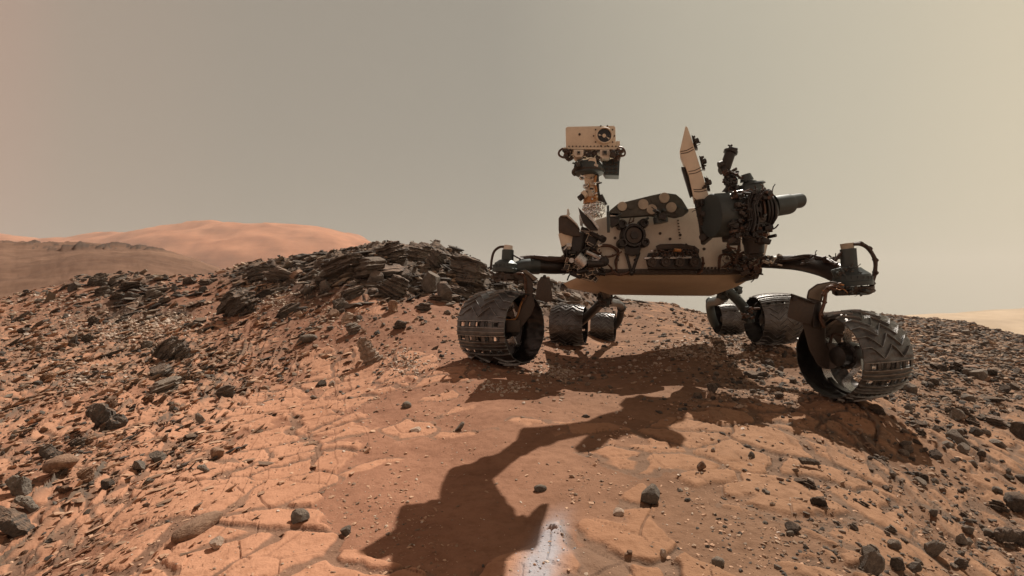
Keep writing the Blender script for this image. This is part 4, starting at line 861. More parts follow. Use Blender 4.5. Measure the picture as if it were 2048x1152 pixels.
# centre pixel, distance, diameter, direction of the open side, roll (degrees), tilt
WH = [(1003, 655, 3.42, .50, (.80, -.60), 190, 0), (1702, 710, 2.60, .455, (-.97, -.22), -34, .06), (1138, 650, 5.4, .44, (.95, -.3), 0, 0), (1207, 654, 6.67, .38, (.95, -.3), 10, 0), (1547, 638, 4.3, .43, (-1.0, .0), 58, .04), (1458, 638, 6.13, .38, (-1.0, .0), 48, .02)]
for (px, py, d, dia, ax, roll, tilt) in WH:
    s_ = dia / .5; w = W(px, py, d)
    az = math.atan2(ax[1], ax[0]); R = Matrix.Rotation(az, 4, 'Z') @ Matrix.Rotation(tilt, 4, 'Y') @ Matrix.Rotation(math.radians(roll), 4, 'X')
    wo_ = bpy.data.objects.new('wheel', SH); link(wo_, rover); wo_.matrix_local = Matrix.Translation(w - BASE) @ R @ Matrix.Diagonal((s_ * (.80 if px == 1702 else 1), s_, s_, 1))
    link(bpy.data.objects.new('hub', HU), wo_); link(bpy.data.objects.new('inner_ring', RG), wo_)
    for k in range(6): sp_o = link(bpy.data.objects.new('spoke', SPK), wo_); sp_o.rotation_euler = (k * math.pi / 3, 0, 0)
# ------------------------------------------------------------------ rocks
def rock_mat(name, cols, dustc, damt, sc_=3.0, layered=False):
    m, t, b = mat_new(name)
    c_ = N(t, 'ShaderNodeTexCoord'); vec = c_.outputs['Object']
    n1 = noise_tex(t, sc_, 8, .65, vec=vec)
    src = n1.outputs[0]
    if layered:
        mp = N(t, 'ShaderNodeMapping'); t.links.new(vec, mp.inputs[0]); mp.inputs['Scale'].default_value = (1.2, 1.2, 16)
        n3 = noise_tex(t, 1.6, 5, .6, vec=mp.outputs[0]); mx = N(t, 'ShaderNodeMath', operation='MULTIPLY_ADD'); t.links.new(n3.outputs[0], mx.inputs[0]); mx.inputs[1].default_value = .6
        h = N(t, 'ShaderNodeMath', operation='MULTIPLY'); t.links.new(n1.outputs[0], h.inputs[0]); h.inputs[1].default_value = .4; t.links.new(h.outputs[0], mx.inputs[2]); src = mx.outputs[0]
    oi = N(t, 'ShaderNodeObjectInfo'); r1 = ramp(t, src, [(.32, cols[0]), (.5, cols[1]), (.68, cols[2])])
    vr = N(t, 'ShaderNodeMapRange'); t.links.new(oi.outputs['Random'], vr.inputs[0]); vr.inputs[3].default_value = .7; vr.inputs[4].default_value = 1.35
    sc3 = N(t, 'ShaderNodeVectorMath', operation='SCALE'); t.links.new(r1.outputs[0], sc3.inputs[0]); t.links.new(vr.outputs[0], sc3.inputs['Scale'])
    geo = N(t, 'ShaderNodeNewGeometry'); sp = N(t, 'ShaderNodeSeparateXYZ'); t.links.new(geo.outputs['Normal'], sp.inputs[0])
    n2 = noise_tex(t, sc_ * 3, 4, .6, vec=vec); ad = N(t, 'ShaderNodeMath', operation='MULTIPLY_ADD'); t.links.new(n2.outputs[0], ad.inputs[0]); ad.inputs[1].default_value = .9; t.links.new(sp.outputs[2], ad.inputs[2])
    up = N(t, 'ShaderNodeMapRange'); t.links.new(ad.outputs[0], up.inputs[0]); up.inputs[1].default_value = .95; up.inputs[2].default_value = 1.4; up.inputs[3].default_value = 0; up.inputs[4].default_value = damt
    t.links.new(mixc(t, 1., mixc(t, up.outputs[0], sc3.outputs[0], dustc), (.85, .85, .85), 'MULTIPLY'), b.inputs['Base Color']); b.inputs['Roughness'].default_value = .85; b.inputs['Specular IOR Level'].default_value = .3
    bump(t, b, n2.outputs[0], .6, .02)
    return m
M['rock'] = rock_mat('dark_basalt', [(.055, .046, .039), (.10, .084, .070), (.18, .148, .118)], (.26, .17, .11), .7)
M['rockg'] = rock_mat('grey_stone', [(.12, .10, .083), (.19, .162, .133), (.28, .235, .19)], (.28, .19, .125), .35)
M['rockt'] = rock_mat('tan_stone', [(.17, .10, .065), (.28, .17, .11), (.42, .27, .175)], (.34, .2, .13), .4)
M['rockp'] = rock_mat('pale_veined_stone', [(.26, .18, .13), (.50, .38, .29), (.66, .52, .42)], (.4, .26, .18), .2, 5)
M['rockl'] = rock_mat('layered_dark_stone', [(.055, .050, .045), (.125, .110, .095), (.25, .21, .17)], (.28, .175, .115), .75, 2.2, True)

def ico(sub):
    bm = bmesh.new(); bmesh.ops.create_icosphere(bm, subdivisions=sub, radius=1); V = np.array([v.co[:] for v in bm.verts]); Fc = np.array([[v.index for v in f.verts] for f in bm.faces]); bm.free(); return V, Fc
ICO = {k: ico(k) for k in (1, 2, 3, 4, 5)}
def n3(V, f, seed):
    return np.array([mnoise.noise(Vector((p[0] * f + seed * 7.3, p[1] * f + 3.1, p[2] * f))) for p in V])
def rock_mesh(kind, seed):
    g = np.random.default_rng(seed)
    if kind == 'plate': V, Fc = ICO[4]; V = V.copy()
    elif kind == 'crag': V, Fc = ICO[5]; V = V.copy()
    else: V, Fc = ICO[3]; V = V.copy()
    nc_ = {'block': 12, 'plate': 9, 'crag': 14, 'round': 22, 'chip': 9}[kind]
    for k in range(nc_):
        n = g.normal(size=3);
        if kind in ('plate', 'crag'): n[2] *= .25
        n /= np.linalg.norm(n); d = g.uniform(.42, .78) if kind != 'round' else g.uniform(.74, .92)
        e = V @ n - d; V -= np.outer(np.maximum(e, 0), n)
    if kind in ('plate', 'crag'):
        nl = 12 if kind == 'plate' else 24
        z = V[:, 2] + .10 * n3(V, 1.3, seed); q = (z + 1.2) / 2.4 * nl; l = np.clip(np.floor(q).astype(int), 0, nl - 1); f = q - np.floor(q)
        s_ = 1 + (g.random(nl)[l] - .55) * .34 - .16 * np.exp(-(np.minimum(f, 1 - f) / .10) ** 2)
        an = np.arctan2(V[:, 1], V[:, 0]); s_ += .08 * np.array([mnoise.noise(Vector((math.cos(a) * 2.5, math.sin(a) * 2.5, b * 3 + seed))) for a, b in zip(an, l)])
        V[:, 0] *= s_; V[:, 1] *= s_; V[:, 2] *= .42 if kind == 'plate' else .62
        off = (g.random((nl, 2)) - .5) * .16; V[:, :2] += off[l]
    elif kind == 'chip': V[:, 2] *= .35
    else: V[:, 2] *= g.uniform(.6, .85)
    V *= (1 + .05 * n3(V, 4, seed + 1) + (.04 if kind == 'crag' else .03) * n3(V, 9, seed + 2))[:, None]
    V /= np.abs(V[:, 0]).max()
    me = np_mesh('rock', V, Fc, None, kind == 'round')
    return me
PROT = {k: [rock_mesh(k, 100 * i + 11 * len(k)) for i in range(n)] for k, n in (('block', 12), ('plate', 9), ('crag', 7), ('round', 4), ('chip', 5))}
MESHM = {}
def rock_obj(name, kind, mat, i):
    key = (kind, i % len(PROT[kind]), mat)
    if key not in MESHM:
        me = PROT[kind][key[1]].copy(); me.materials.append(M[mat]); MESHM[key] = me
    return bpy.data.objects.new(name, MESHM[key])
rk = random.Random(3)
def put(px, py, w, h, kind='block', mat='rock', tilt=0, name='rock', label=None, cat='rock', group=None, yaw=None, deep=None, sink=.5, i=None):
    """w, h: size in photograph pixels; tilt: degrees, positive raises the side away to +X"""
    p = hit(px, py + h * .42); d = p.y; s = w * d / F / 2; hz = h * d / F / 2
    o = rock_obj(name, kind, mat, rk.randrange(99) if i is None else i); link(o)
    vert = {'block': .72, 'plate': .42, 'crag': .62, 'round': .72, 'chip': .35}[kind]
    sz = hz / vert / 1.0
    dp = s * (deep or rk.uniform(.7, 1.1))
    o.rotation_euler = (Matrix.Rotation(math.radians(-tilt), 3, 'Y') @ Matrix.Rotation(rk.uniform(-.15, .15), 3, 'X') @ Matrix.Rotation(rk.uniform(-.4, .4) + rk.choice((0, math.pi)) if yaw is None else yaw, 3, 'Z')).to_euler()
    o.scale = (s * 1.05, dp, sz * 1.05)
    o.location = p + Vector((0, min(dp, s) * .25, hz * (1 - sink * 1.1) - .0))
    return tag(o, label, cat, group)
# stones one can point to
NOTE = [
 (742, 700, 46, 62, 'crag', 'rockp', 35, 'pale veined wedge-shaped rock standing on the bedrock left of the wheels'),
 (480, 598, 100, 78, 'crag', 'rockl', 36, 'large dark rock of fanned thin layers on the slope, biggest of the layered rocks'),
 (537, 585, 66, 18, 'plate', 'rockl', 22, 'thin dark slab jutting out beside the large fanned layered rock'),
 (210, 822, 56, 60, 'plate', 'rockl', 60, 'split dark upright rock with a deep shadowed side on the streaked slope'),
 (30, 968, 52, 56, 'plate', 'rockg', 70, 'grey fluted rock standing at the edge of the picture above a black hollow'),
 (12, 1030, 40, 90, 'plate', 'rockl', 62, 'tall dark leaning rock cut by the edge of the picture'),
 (48, 1002, 30, 52, 'plate', 'rockg', 55, 'dark narrow rock leaning against the fluted rock'),
 (395, 1050, 46, 36, 'round', 'rockt', 0, 'long smooth tan rock lying like a loaf on the pale bedrock'),
 (430, 1082, 30, 40, 'block', 'rockp', 50, 'pale chipped stone just below the long loaf-shaped rock'),
 (595, 1035, 38, 30, 'block', 'rockg', 0, 'flat-topped grey stone alone on the orange bedrock'),
 (692, 1063, 26, 22, 'block', 'rockg', 0, 'small pointed grey stone with a black shaded side left of the large shadow'),
 (448, 781, 42, 30, 'plate', 'rockl', 15, 'grey layered stone like a folded slab on the upper bedrock'),
 (330, 770, 80, 26, 'plate', 'rockg', 22, 'broad flat grey slab half buried on the slope above the bedrock'),
 (345, 700, 60, 44, 'crag', 'rockl', 45, 'dark ribbed rock with parallel ridges in the middle of the slope'),
 (318, 742, 40, 30, 'plate', 'rockl', 45, 'dark blade of rock under the ribbed rock on the slope'),
 (148, 888, 42, 24, 'plate', 'rockl', 35, 'black-edged leaning blade of rock on the streaked slope'),
 (95, 905, 40, 34, 'plate', 'rockl', 45, 'dark tilted blade of rock near the edge of the streaked slope'),
 (120, 925, 62, 30, 'round', 'rockt', 15, 'smooth rounded tan rock bulging out of the streaked slope'),
 (378, 876, 32, 12, 'plate', 'rock', 0, 'small black splintered stone lying on the pale bedrock'),
 (165, 948, 36, 30, 'plate', 'rockt', 45, 'tan blocky stone leaning on the streaked slope'),
 (275, 928, 28, 36, 'block', 'rockg', 20, 'knobbly grey-brown rock between sand pockets on the bedrock'),
 (212, 968, 22, 26, 'block', 'rock', 20, 'small black jagged stone beside a sand pocket'),
 (434, 905, 30, 28, 'block', 'rockt', 10, 'dusty brown rounded stone above the cracked bedrock plates'),
 (315, 912, 24, 34, 'plate', 'rockg', 55, 'narrow grey stone leaning beside the knobbly rock'),
 (404, 935, 18, 26, 'plate', 'rockg', 60, 'narrow grey stone standing among the bedrock plates'),
 (402, 835, 16, 26, 'block', 'rockg', 40, 'small upright grey stone under the layered grey stone'),
 (640, 767, 24, 16, 'block', 'rock', 0, 'small dark wedge stone on sand below the pale veined rock'),
 (664, 766, 14, 12, 'block', 'rockp', 0, 'tiny pale stone right beside the small dark wedge'),
 (626, 792, 18, 16, 'block', 'rockg', 0, 'small grey stone under the dark wedge stone'),
 (812, 810, 20, 16, 'round', 'rockg', 0, 'smooth round grey pebble alone on open sand'),
 (918, 853, 12, 18, 'block', 'rockg', -40, 'small upright grey-green pebble beyond the round grey one'),
 (830, 860, 26, 8, 'chip', 'rockp', 5, 'thin pale vein fragment sticking up from the sand'),
 (1080, 976, 28, 16, 'round', 'rockg', 0, 'flat grey stone sunk in the bright lit patch inside the arm shadow'),
 (1299, 985, 50, 38, 'block', 'rockg', 15, 'largest grey stone of the open foreground sand'),
 (1402, 930, 20, 22, 'block', 'rockt', -30, 'tilted tan stone beyond the largest grey foreground stone'),
 (1237, 1026, 24, 14, 'block', 'rockp', 0, 'small pale pinkish stone nearer than the largest grey stone'),
 (1436, 1124, 26, 22, 'round', 'rockg', 0, 'smooth grey-brown round stone near the lower edge of the ground'),
 (1588, 1056, 32, 24, 'block', 'rock', -20, 'dark cut block with a black face on reddish sand'),
 (1643, 1003, 34, 26, 'block', 'rock', -15, 'dark broken block beside pale fragments on the sand'),
 (1617, 918, 16, 44, 'crag', 'rockg', 80, 'narrow grey sliver of rock standing upright on bedrock'),
 (1604, 960, 30, 20, 'block', 'rock', 0, 'dark stone at the foot of the upright grey sliver'),
 (1628, 972, 28, 16, 'plate', 'rock', -30, 'black slanting chip next to the stone under the sliver'),
 (1738, 1127, 38, 42, 'block', 'rockg', -40, 'large pale-sided stone with black underside at the lower edge'),
 (1794, 1125, 28, 24, 'block', 'rock', 0, 'dark stone with a light rim beside the large pale-sided stone'),
 (1920, 1125, 34, 30, 'plate', 'rockl', 0, 'dark striped stone near the lower edge'),
 (1868, 1092, 34, 48, 'block', 'rockg', -50, 'long grey stone pointing downhill between dark stones'),
 (1828, 1132, 30, 30, 'block', 'rockg', -45, 'tan-grey wedge stone close to the dark stone with a light rim'),
 (1790, 1088, 28, 24, 'block', 'rockg', -10, 'jagged grey stone uphill of the light-rimmed stone'),
 (2036, 1062, 30, 66, 'crag', 'rockl', 80, 'tall brown ribbed rock at the far edge of the ground'),
 (2040, 1008, 44, 40, 'block', 'rock', 20, 'big dark smooth-faced rock above the tall brown ribbed rock'),
 (2010, 1015, 34, 20, 'plate', 'rock', -15, 'flat dark slab touching the big smooth-faced rock'),
 (1990, 840, 42, 26, 'plate', 'rockl', 0, 'dark ribbed stone with a black shaded end on the stony slope'),
 (1988, 797, 46, 20, 'block', 'rock', 0, 'low black angular rock uphill of the dark ribbed stone'),
 (1920, 820, 40, 24, 'plate', 'rock', -35, 'dark slab tilted downhill with an orange sand bank above'),
 (2042, 862, 36, 30, 'block', 'rock', -10, 'dark rock half out of the picture on the stony slope'),
 (1922, 881, 32, 32, 'block', 'rockg', 30, 'stout pale-topped grey stone in the field of stones'),
 (1758, 815, 30, 32, 'block', 'rock', -50, 'dark pointed stone just beyond the front wheel shadow'),
 (1811, 888, 24, 26, 'block', 'rockg', -30, 'grey pyramid-shaped stone under the wheel shadow'),
 (1964, 748, 38, 28, 'block', 'rockg', -10, 'large flat-topped grey block on the hillside beyond the big wheel'),
 (1922, 738, 32, 22, 'plate', 'rock', -40, 'dark leaning slab beside the flat-topped grey block'),
 (1876, 728, 36, 28, 'block', 'rock', -15, 'dark angular boulder nearest the tread of the big wheel'),
 (1956, 735, 40, 10, 'chip', 'rockt', -5, 'thin tan slab lying behind the flat-topped grey block'),
 (1984, 745, 22, 16, 'block', 'rock', -15, 'dark stone touching the flat-topped grey block'),
 (1818, 775, 26, 24, 'block', 'rockg', -30, 'grey-topped stone between the big wheel and the stone field'),
 (1524, 745, 26, 22, 'block', 'rock', 0, 'grey angular stone on sand before the big wheel'),
 (1505, 748, 24, 22, 'block', 'rock', 10, 'dark stone left of the angular one before the big wheel'),
 (1425, 779, 20, 18, 'block', 'rock', 0, 'small black stone at the end of the body shadow'),
 (1396, 792, 20, 12, 'block', 'rock', 0, 'small flat dark stone below the body shadow'),
 (1488, 762, 22, 12, 'chip', 'rockp', -5, 'pale grey flat stone before the big wheel'),
 (930, 550, 82, 66, 'crag', 'rockl', -14, 'great smooth dark slab at the end of the rocky crest, next to the front wheel'),
 (920, 585, 90, 26, 'plate', 'rockl', -18, 'layered shelf under the great smooth dark slab'),
 (860, 560, 42, 52, 'block', 'rockg', 25, 'tan-topped boulder in the middle of the rocky crest'),
 (880, 575, 30, 20, 'block', 'rockt', 0, 'stone at the foot of the tan-topped boulder'),
 (835, 505, 62, 44, 'crag', 'rockl', -10, 'highest blocky summit rock of the crest'),
 (780, 500, 64, 44, 'crag', 'rockl', 15, 'summit rock of the crest nearest the far orange mountain'),
 (745, 530, 80, 34, 'plate', 'rockg', 8, 'light-edged layered slab below the summit rocks'),
 (690, 535, 90, 36, 'crag', 'rockl', 18, 'long dark layered rock on the near shoulder of the crest'),
 (768, 545, 90, 26, 'plate', 'rockl', 5, 'broad grey shelf of rock in the middle of the crest'),
 (870, 515, 44, 50, 'crag', 'rockl', -40, 'steep cracked rock just under the summit facing the rover'),
 (520, 545, 78, 30, 'plate', 'rockl', 15, 'dark flaky rock at the tail of the crest'),
 (560, 552, 66, 30, 'plate', 'rockl', -12, 'second dark flaky rock at the tail of the crest, dipping the other way'),
 (590, 548, 30, 22, 'block', 'rockt', 40, 'tan cobble wedged among the flaky rocks'),
 (700, 585, 60, 30, 'plate', 'rockl', 28, 'flared grey slab with a pale edge below the crest'),
 (680, 608, 36, 32, 'plate', 'rockl', 55, 'dark tilted slab leaning against rubble below the flared slab'),
 (722, 606, 30, 16, 'block', 'rock', 0, 'dark stone right of the tilted slab'),
 (692, 632, 34, 26, 'plate', 'rockp', 5, 'pale broken stone with a dark underside'),
 (664, 628, 26, 24, 'block', 'rockt', 20, 'tan rounded stone beside the pale broken stone'),
 (701, 655, 40, 32, 'plate', 'rockg', 15, 'pile of grey-tan broken flakes below the pale broken stone'),
 (784, 614, 26, 32, 'plate', 'rockt', 0, 'stacked little stone like a cairn on the sand below the crest'),
 (800, 649, 30, 26, 'plate', 'rockl', 0, 'dark stone with a pale top alone on sand'),
 (850, 614, 34, 20, 'plate', 'rockl', 0, 'dark flat stone on the sand at the foot of the crest'),
 (790, 575, 70, 46, 'crag', 'rockl', -25, 'cracked dark rock face sloping to the sand below the crest'),
 (575, 620, 60, 30, 'plate', 'rockl', 30, 'dark flaky slab pile on the slope under the crest'),
 (612, 676, 40, 18, 'round', 'rockg', 10, 'smooth grey domed stone uphill of the pale veined rock'),
 (190, 560, 40, 24, 'crag', 'rockl', 40, 'dark jagged rock on the low outcrop nearest the valley'),
 (145, 572, 26, 26, 'block', 'rock', 10, 'black square rock at the very end of the low outcrop'),
 (305, 578, 54, 22, 'plate', 'rockl', 8, 'dark flat overhanging slab on the low outcrop'),
 (230, 562, 50, 22, 'plate', 'rockl', 35, 'slanting dark slab in the low outcrop'),
 (262, 572, 60, 22, 'plate', 'rockl', 12, 'grey layered shelf in the middle of the low outcrop'),
 (205, 584, 52, 18, 'plate', 'rockl', 20, 'lower dark shelf of the low outcrop'),
 (188, 640, 34, 24, 'crag', 'rockl', 38, 'dark ridged stone on the gravelly slope'),
 (395, 640, 24, 20, 'block', 'rock', 0, 'small dark stone between the gravel and the fanned rock'),
 (390, 648, 34, 14, 'chip', 'rockg', 10, 'flat grey stone on brown soil downhill of the fanned rock'),
 (1480, 815, 22, 10, 'chip', 'rockp', 0, 'flat pale flake beside the small wheel shadow'),
]
for n_i, (px, py, w, h, k, mt, tl, lb) in enumerate(NOTE):
    nm = {'plate': 'flat_rock', 'crag': 'layered_rock', 'chip': 'rock_flake'}.get(k, 'rock')
    put(px, py, w, h, k, mt, tl, nm, lb, 'rock', None, yaw=(0.15 if k in ('crag', 'plate') else -.30 if 'loaf' in lb[:40] else None), i=n_i, deep=2.3 if 'like a loaf' in lb else None)
# stones nothing tells apart, region by region
REG = [
 (20, (1840, 2040, 660, 715), (9, 18), ('block', 'plate', 'chip'), ('rock', 'rockg'), -12, 'small dark stone high on the hillside beyond the big wheel', 'small stones high on the hillside'),
 (26, (1830, 2046, 740, 800), (12, 26), ('block', 'block', 'plate'), ('rock', 'rock', 'rockg'), -22, 'dark angular stone on the hillside level with the big wheel', 'angular stones on the hillside'),
 (30, (1790, 2046, 815, 900), (12, 28), ('block', 'block', 'plate'), ('rock', 'rockg'), -30, 'dark stone in the dense stone field below the hillside', 'stones of the dense field'),
 (28, (1740, 2046, 900, 985), (10, 26), ('block', 'block', 'round'), ('rock', 'rockg'), -30, 'grey stone scattered on streaked bedrock below the dense stone field', 'stones on the streaked bedrock'),
 (24, (1700, 2046, 1000, 1140), (12, 30), ('block', 'block', 'plate'), ('rock', 'rockg', 'rockg'), -35, 'grey stone casting a short shadow near the lower corner of the ground', 'stones of the lower corner'),
 (16, (1490, 1700, 880, 1140), (9, 20), ('block', 'chip'), ('rockg', 'rockt', 'rockp'), -15, 'small tan stone on cracked bedrock below the wheel shadow', 'small stones on the cracked bedrock'),
 (20, (1410, 1620, 690, 800), (9, 22), ('block', 'block', 'chip'), ('rock', 'rockg'), 0, 'small dark stone on sand between the rear wheel and the big front wheel', 'small stones before the rear wheels'),
 (10, (1200, 1480, 890, 1120), (7, 14), ('block', 'chip'), ('rockt', 'rockp'), 0, 'tiny pale stone on the open sand of the foreground', 'tiny stones of the open sand'),
 (24, (20, 440, 640, 760), (14, 30), ('plate', 'plate', 'chip'), ('rockl', 'rockt', 'rockt', 'rockt', 'rockg'), 38, 'small tilted slab on the gravelly streaked slope', 'tilted slabs on the gravelly slope'),
 (22, (10, 420, 780, 920), (14, 34), ('plate', 'plate', 'chip'), ('rockt', 'rockt', 'rockt', 'rockt', 'rockg'), 42, 'small tan slab tilted with the beds of the lower slope', 'tilted slabs on the lower slope'),
 (8, (40, 330, 960, 1120), (14, 26), ('plate', 'plate'), ('rockg', 'rockt'), 48, 'small slab edge standing out of the pale tilted bedrock', 'slab edges in the pale bedrock'),
 (26, (560, 960, 520, 600), (20, 46), ('plate', 'crag', 'block'), ('rockl', 'rockl', 'rockg'), 8, 'dark broken slab among many on the rocky crest', 'broken slabs of the rocky crest'),
 (16, (140, 440, 548, 592), (16, 40), ('plate', 'plate', 'block'), ('rockl', 'rockl', 'rockg'), 14, 'x', 'broken shelves of the low outcrop'),
 (12, (1050, 1235, 565, 600), (20, 44), ('plate', 'plate'), ('rockl', 'rockg', 'rockt'), -12, 'x', 'shelves of the slope behind the rover'),
 (12, (440, 760, 560, 660), (14, 30), ('plate', 'block'), ('rockg', 'rockl', 'rockt'), 25, 'grey rubble stone on the slope under the rocky crest', 'rubble under the rocky crest'),
 (8, (720, 960, 600, 690), (8, 16), ('block', 'chip'), ('rockg', 'rockt'), 0, 'small stone on the smooth sand above the front wheel', 'small stones on the smooth sand'),
]
def inside_wheels(px, py):
    for a, b_, c, d in ((915, 1090, 580, 730), (1590, 1815, 612, 810), (1090, 1180, 605, 695), (1490, 1605, 585, 692), (1425, 1492, 605, 672)):
        if a < px < b_ and c < py < d: return True
    return False
STOPW = set('on at beside near in of under above between beyond with uphill casting lying touching leaning alone half standing just right left below wedged among facing next sunk close pointing jutting sticking cut high from sloping bulging downhill before dipping'.split())
def short(lb):
    o = []
    for w in lb.replace(',', '').split():
        if w in STOPW and len(o) > 1: break
        o.append(w)
    return ' '.join(o)
USED = {q[7] for q in NOTE}
for n, (x0, x1, y0, y1), (w0, w1), ks, ms, tl, lb, gp in REG:
    k_ = 0; tries = 0
    while k_ < n:
        px, py = rk.uniform(x0, x1), rk.uniform(y0, y1)
        if inside_wheels(px, py): continue
        w = w0 + (w1 - w0) * rk.random() ** 1.8; k = rk.choice(ks); asp = {'block': rk.uniform(.7, 1.0), 'plate': rk.uniform(.35, .6), 'crag': rk.uniform(.5, .8), 'chip': .35, 'round': .75}[k]
        mt = rk.choice(ms)
        NN = min(NOTE, key=lambda q: (q[0] - px) ** 2 + 2.5 * (q[1] - py) ** 2); dx_, dy_ = px - NN[0], py - NN[1]; dd_ = math.hypot(dx_, dy_)
        size = 'tiny' if w < 11 else 'small' if w < 17 else 'middling' if w < 24 else 'large'
        colr = {'rock': 'dark', 'rockg': 'grey', 'rockt': 'tan', 'rockp': 'pale', 'rockl': 'dark banded'}[mt]
        shp = {'plate': 'slab', 'crag': 'crag', 'chip': 'flake', 'block': 'stone', 'round': 'cobble'}[k]
        far_ = 'touching' if dd_ < 22 else 'close' if dd_ < 45 else 'some way'
        if abs(dy_) * 1.4 > abs(dx_): rel = 'beyond' if dy_ < 0 else 'in front of'
        else: rel = 'towards the rover from' if (dx_ > 0) == (px < 1330) else 'away from the rover from'
        lb2 = (size + ' ' + colr + ' ' + shp + ' ' + ('' if far_ == 'touching' else far_ + ' ') + rel + ' the ' + short(NN[7]))
        lb2 = ' '.join(lb2.split()[:16]); tries += 1
        if lb2 in USED and tries < 2000: continue
        USED.add(lb2); k_ += 1
        put(px, py, w, w * asp, k, mt, tl + rk.uniform(-15, 15), {'plate': 'flat_rock', 'crag': 'layered_rock', 'chip': 'rock_flake'}.get(k, 'stone'), ' '.join(lb2.split()[:16]), 'rock', gp)

# ---- gravel: too many to count
tt = (1 + 5 ** .5) / 2
IV = np.array([(-1, tt, 0), (1, tt, 0), (-1, -tt, 0), (1, -tt, 0), (0, -1, tt), (0, 1, tt), (0, -1, -tt), (0, 1, -tt), (tt, 0, -1), (tt, 0, 1), (-tt, 0, -1), (-tt, 0, 1)]) / 1.9
IF = np.array([(0, 11, 5), (0, 5, 1), (0, 1, 7), (0, 7, 10), (0, 10, 11), (1, 5, 9), (5, 11, 4), (11, 10, 2), (10, 7, 6), (7, 1, 8), (3, 9, 4), (3, 4, 2), (3, 2, 6), (3, 6, 8), (3, 8, 9), (4, 9, 5), (2, 4, 11), (6, 2, 10), (8, 6, 7), (9, 8, 1)])
vis = (PYv <= cm + .5) & (R2 < 14.5) & (R2 > .8) & (np.abs(T2) < math.radians(49))
def gravel(name, label, w, n, s0, s1, mat, seed, flat=.7, tilt=None, long_=1.6, pw=3.2):
    g = np.random.default_rng(seed); wv = (w * vis).ravel().astype(np.float64); wv /= wv.sum()
    idx = g.choice(wv.size, n, p=wv); x = X.ravel()[idx]; y = Y.ravel()[idx]; z = Zd.ravel()[idx]
    x = x + g.normal(size=n) * .004 * y; y2 = y
    s = (s0 + (s1 - s0) * g.random(n) ** pw) * y / F / 2
    V = IV[None] * (1 + g.normal(size=(n, 12, 1)) * .22) + g.normal(size=(n, 12, 3)) * .10
    sc3 = np.stack([np.ones(n) * g.uniform(.8, long_, n), g.uniform(.7, 1.2, n), g.uniform(.4, 1.0, n) * flat / .7], -1)
    V = V * sc3[:, None] * s[:, None, None]
    a = g.uniform(0, 6.28, n) if tilt is None else g.normal(size=n) * .35; c, s_ = np.cos(a)[:, None], np.sin(a)[:, None]
    V = np.stack([V[..., 0] * c - V[..., 1] * s_, V[..., 0] * s_ + V[..., 1] * c, V[..., 2]], -1)
    b_ = g.uniform(-.6, .6, n) if tilt is None else (tilt(x, y) if callable(tilt) else tilt) + g.normal(size=n) * .22; c, s_ = np.cos(b_)[:, None], np.sin(b_)[:, None]; V = np.stack([V[..., 0] * c - V[..., 2] * s_, V[..., 1], V[..., 0] * s_ + V[..., 2] * c], -1)
    V += np.stack([x, y2, z + s * .15], -1)[:, None]
    Fc = (IF[None] + (np.arange(n) * 12)[:, None, None]).reshape(-1, 3)
    rc = np.repeat(g.random(n), 12); col = np.stack([rc, rc, rc, np.ones_like(rc)], -1)
    me = np_mesh(name, V.reshape(-1, 3), Fc, mat, False, {'rnd': col}); o = link(bpy.data.objects.new(name, me)); tag(o, label, 'gravel', None, 'stuff'); return o
def gmat(name, stops):
    m, t, b = mat_new(name); a = N(t, 'ShaderNodeAttribute', attribute_name='rnd'); s_ = N(t, 'ShaderNodeSeparateColor'); t.links.new(a.outputs['Color'], s_.inputs[0])
    r = ramp(t, s_.outputs[0], stops); n = noise_tex(t, 90, 4, .7); r2 = ramp(t, n.outputs[0], [(.3, (.7, .7, .7)), (.7, (1.2, 1.2, 1.2))])
    t.links.new(mixc(t, .8, r.outputs[0], r2.outputs[0], 'MULTIPLY'), b.inputs['Base Color']); b.inputs['Roughness'].default_value = .9; b.inputs['Specular IOR Level'].default_value = .2; return m
gd = gmat('gravel_grains', [(0, (.06, .052, .045)), (.35, (.12, .10, .082)), (.6, (.20, .145, .105)), (.85, (.30, .20, .135)), (1, (.42, .30, .21))])
gp_ = gmat('pale_grains', [(0, (.26, .18, .13)), (.5, (.42, .32, .24)), (1, (.60, .50, .42))])
def blob(L):
    w = 0
    for px, py, a, b_, k in L: w = w + k * np.exp(-(((PX - px) / a) ** 2 + ((PYv - py) / b_) ** 2))
    return w
rightw = sstep(1380, 1800, PX)
gravel('gravel', 'dark and brown gravel strewn over the slopes and sand', np.clip(GR, .02, 1) ** 1.5 * (1 + 1.2 * rightw) * (1 - .6 * SLf) * (.4 + 1.2 * (gr_n > -.1)) + OCm * .25, 30000, 2.2, 12, gd, 5)
gravel('gravel', 'pale chips in bands across the tilted slope and by the wheels', blob([(250, 660, 90, 22, 1), (330, 640, 60, 18, 1), (150, 760, 60, 26, .5), (110, 600, 60, 12, .6), (560, 600, 50, 22, .7), (820, 735, 40, 14, .5), (800, 715, 30, 14, .5), (1000, 776, 50, 8, .6), (1300, 735, 50, 8, .1), (1110, 745, 40, 12, .3), (1380, 705, 50, 12, .5), (1480, 700, 60, 20, .4), (680, 640, 40, 30, .2)]) + .004, 5500, 2.5, 9, gp_, 8)

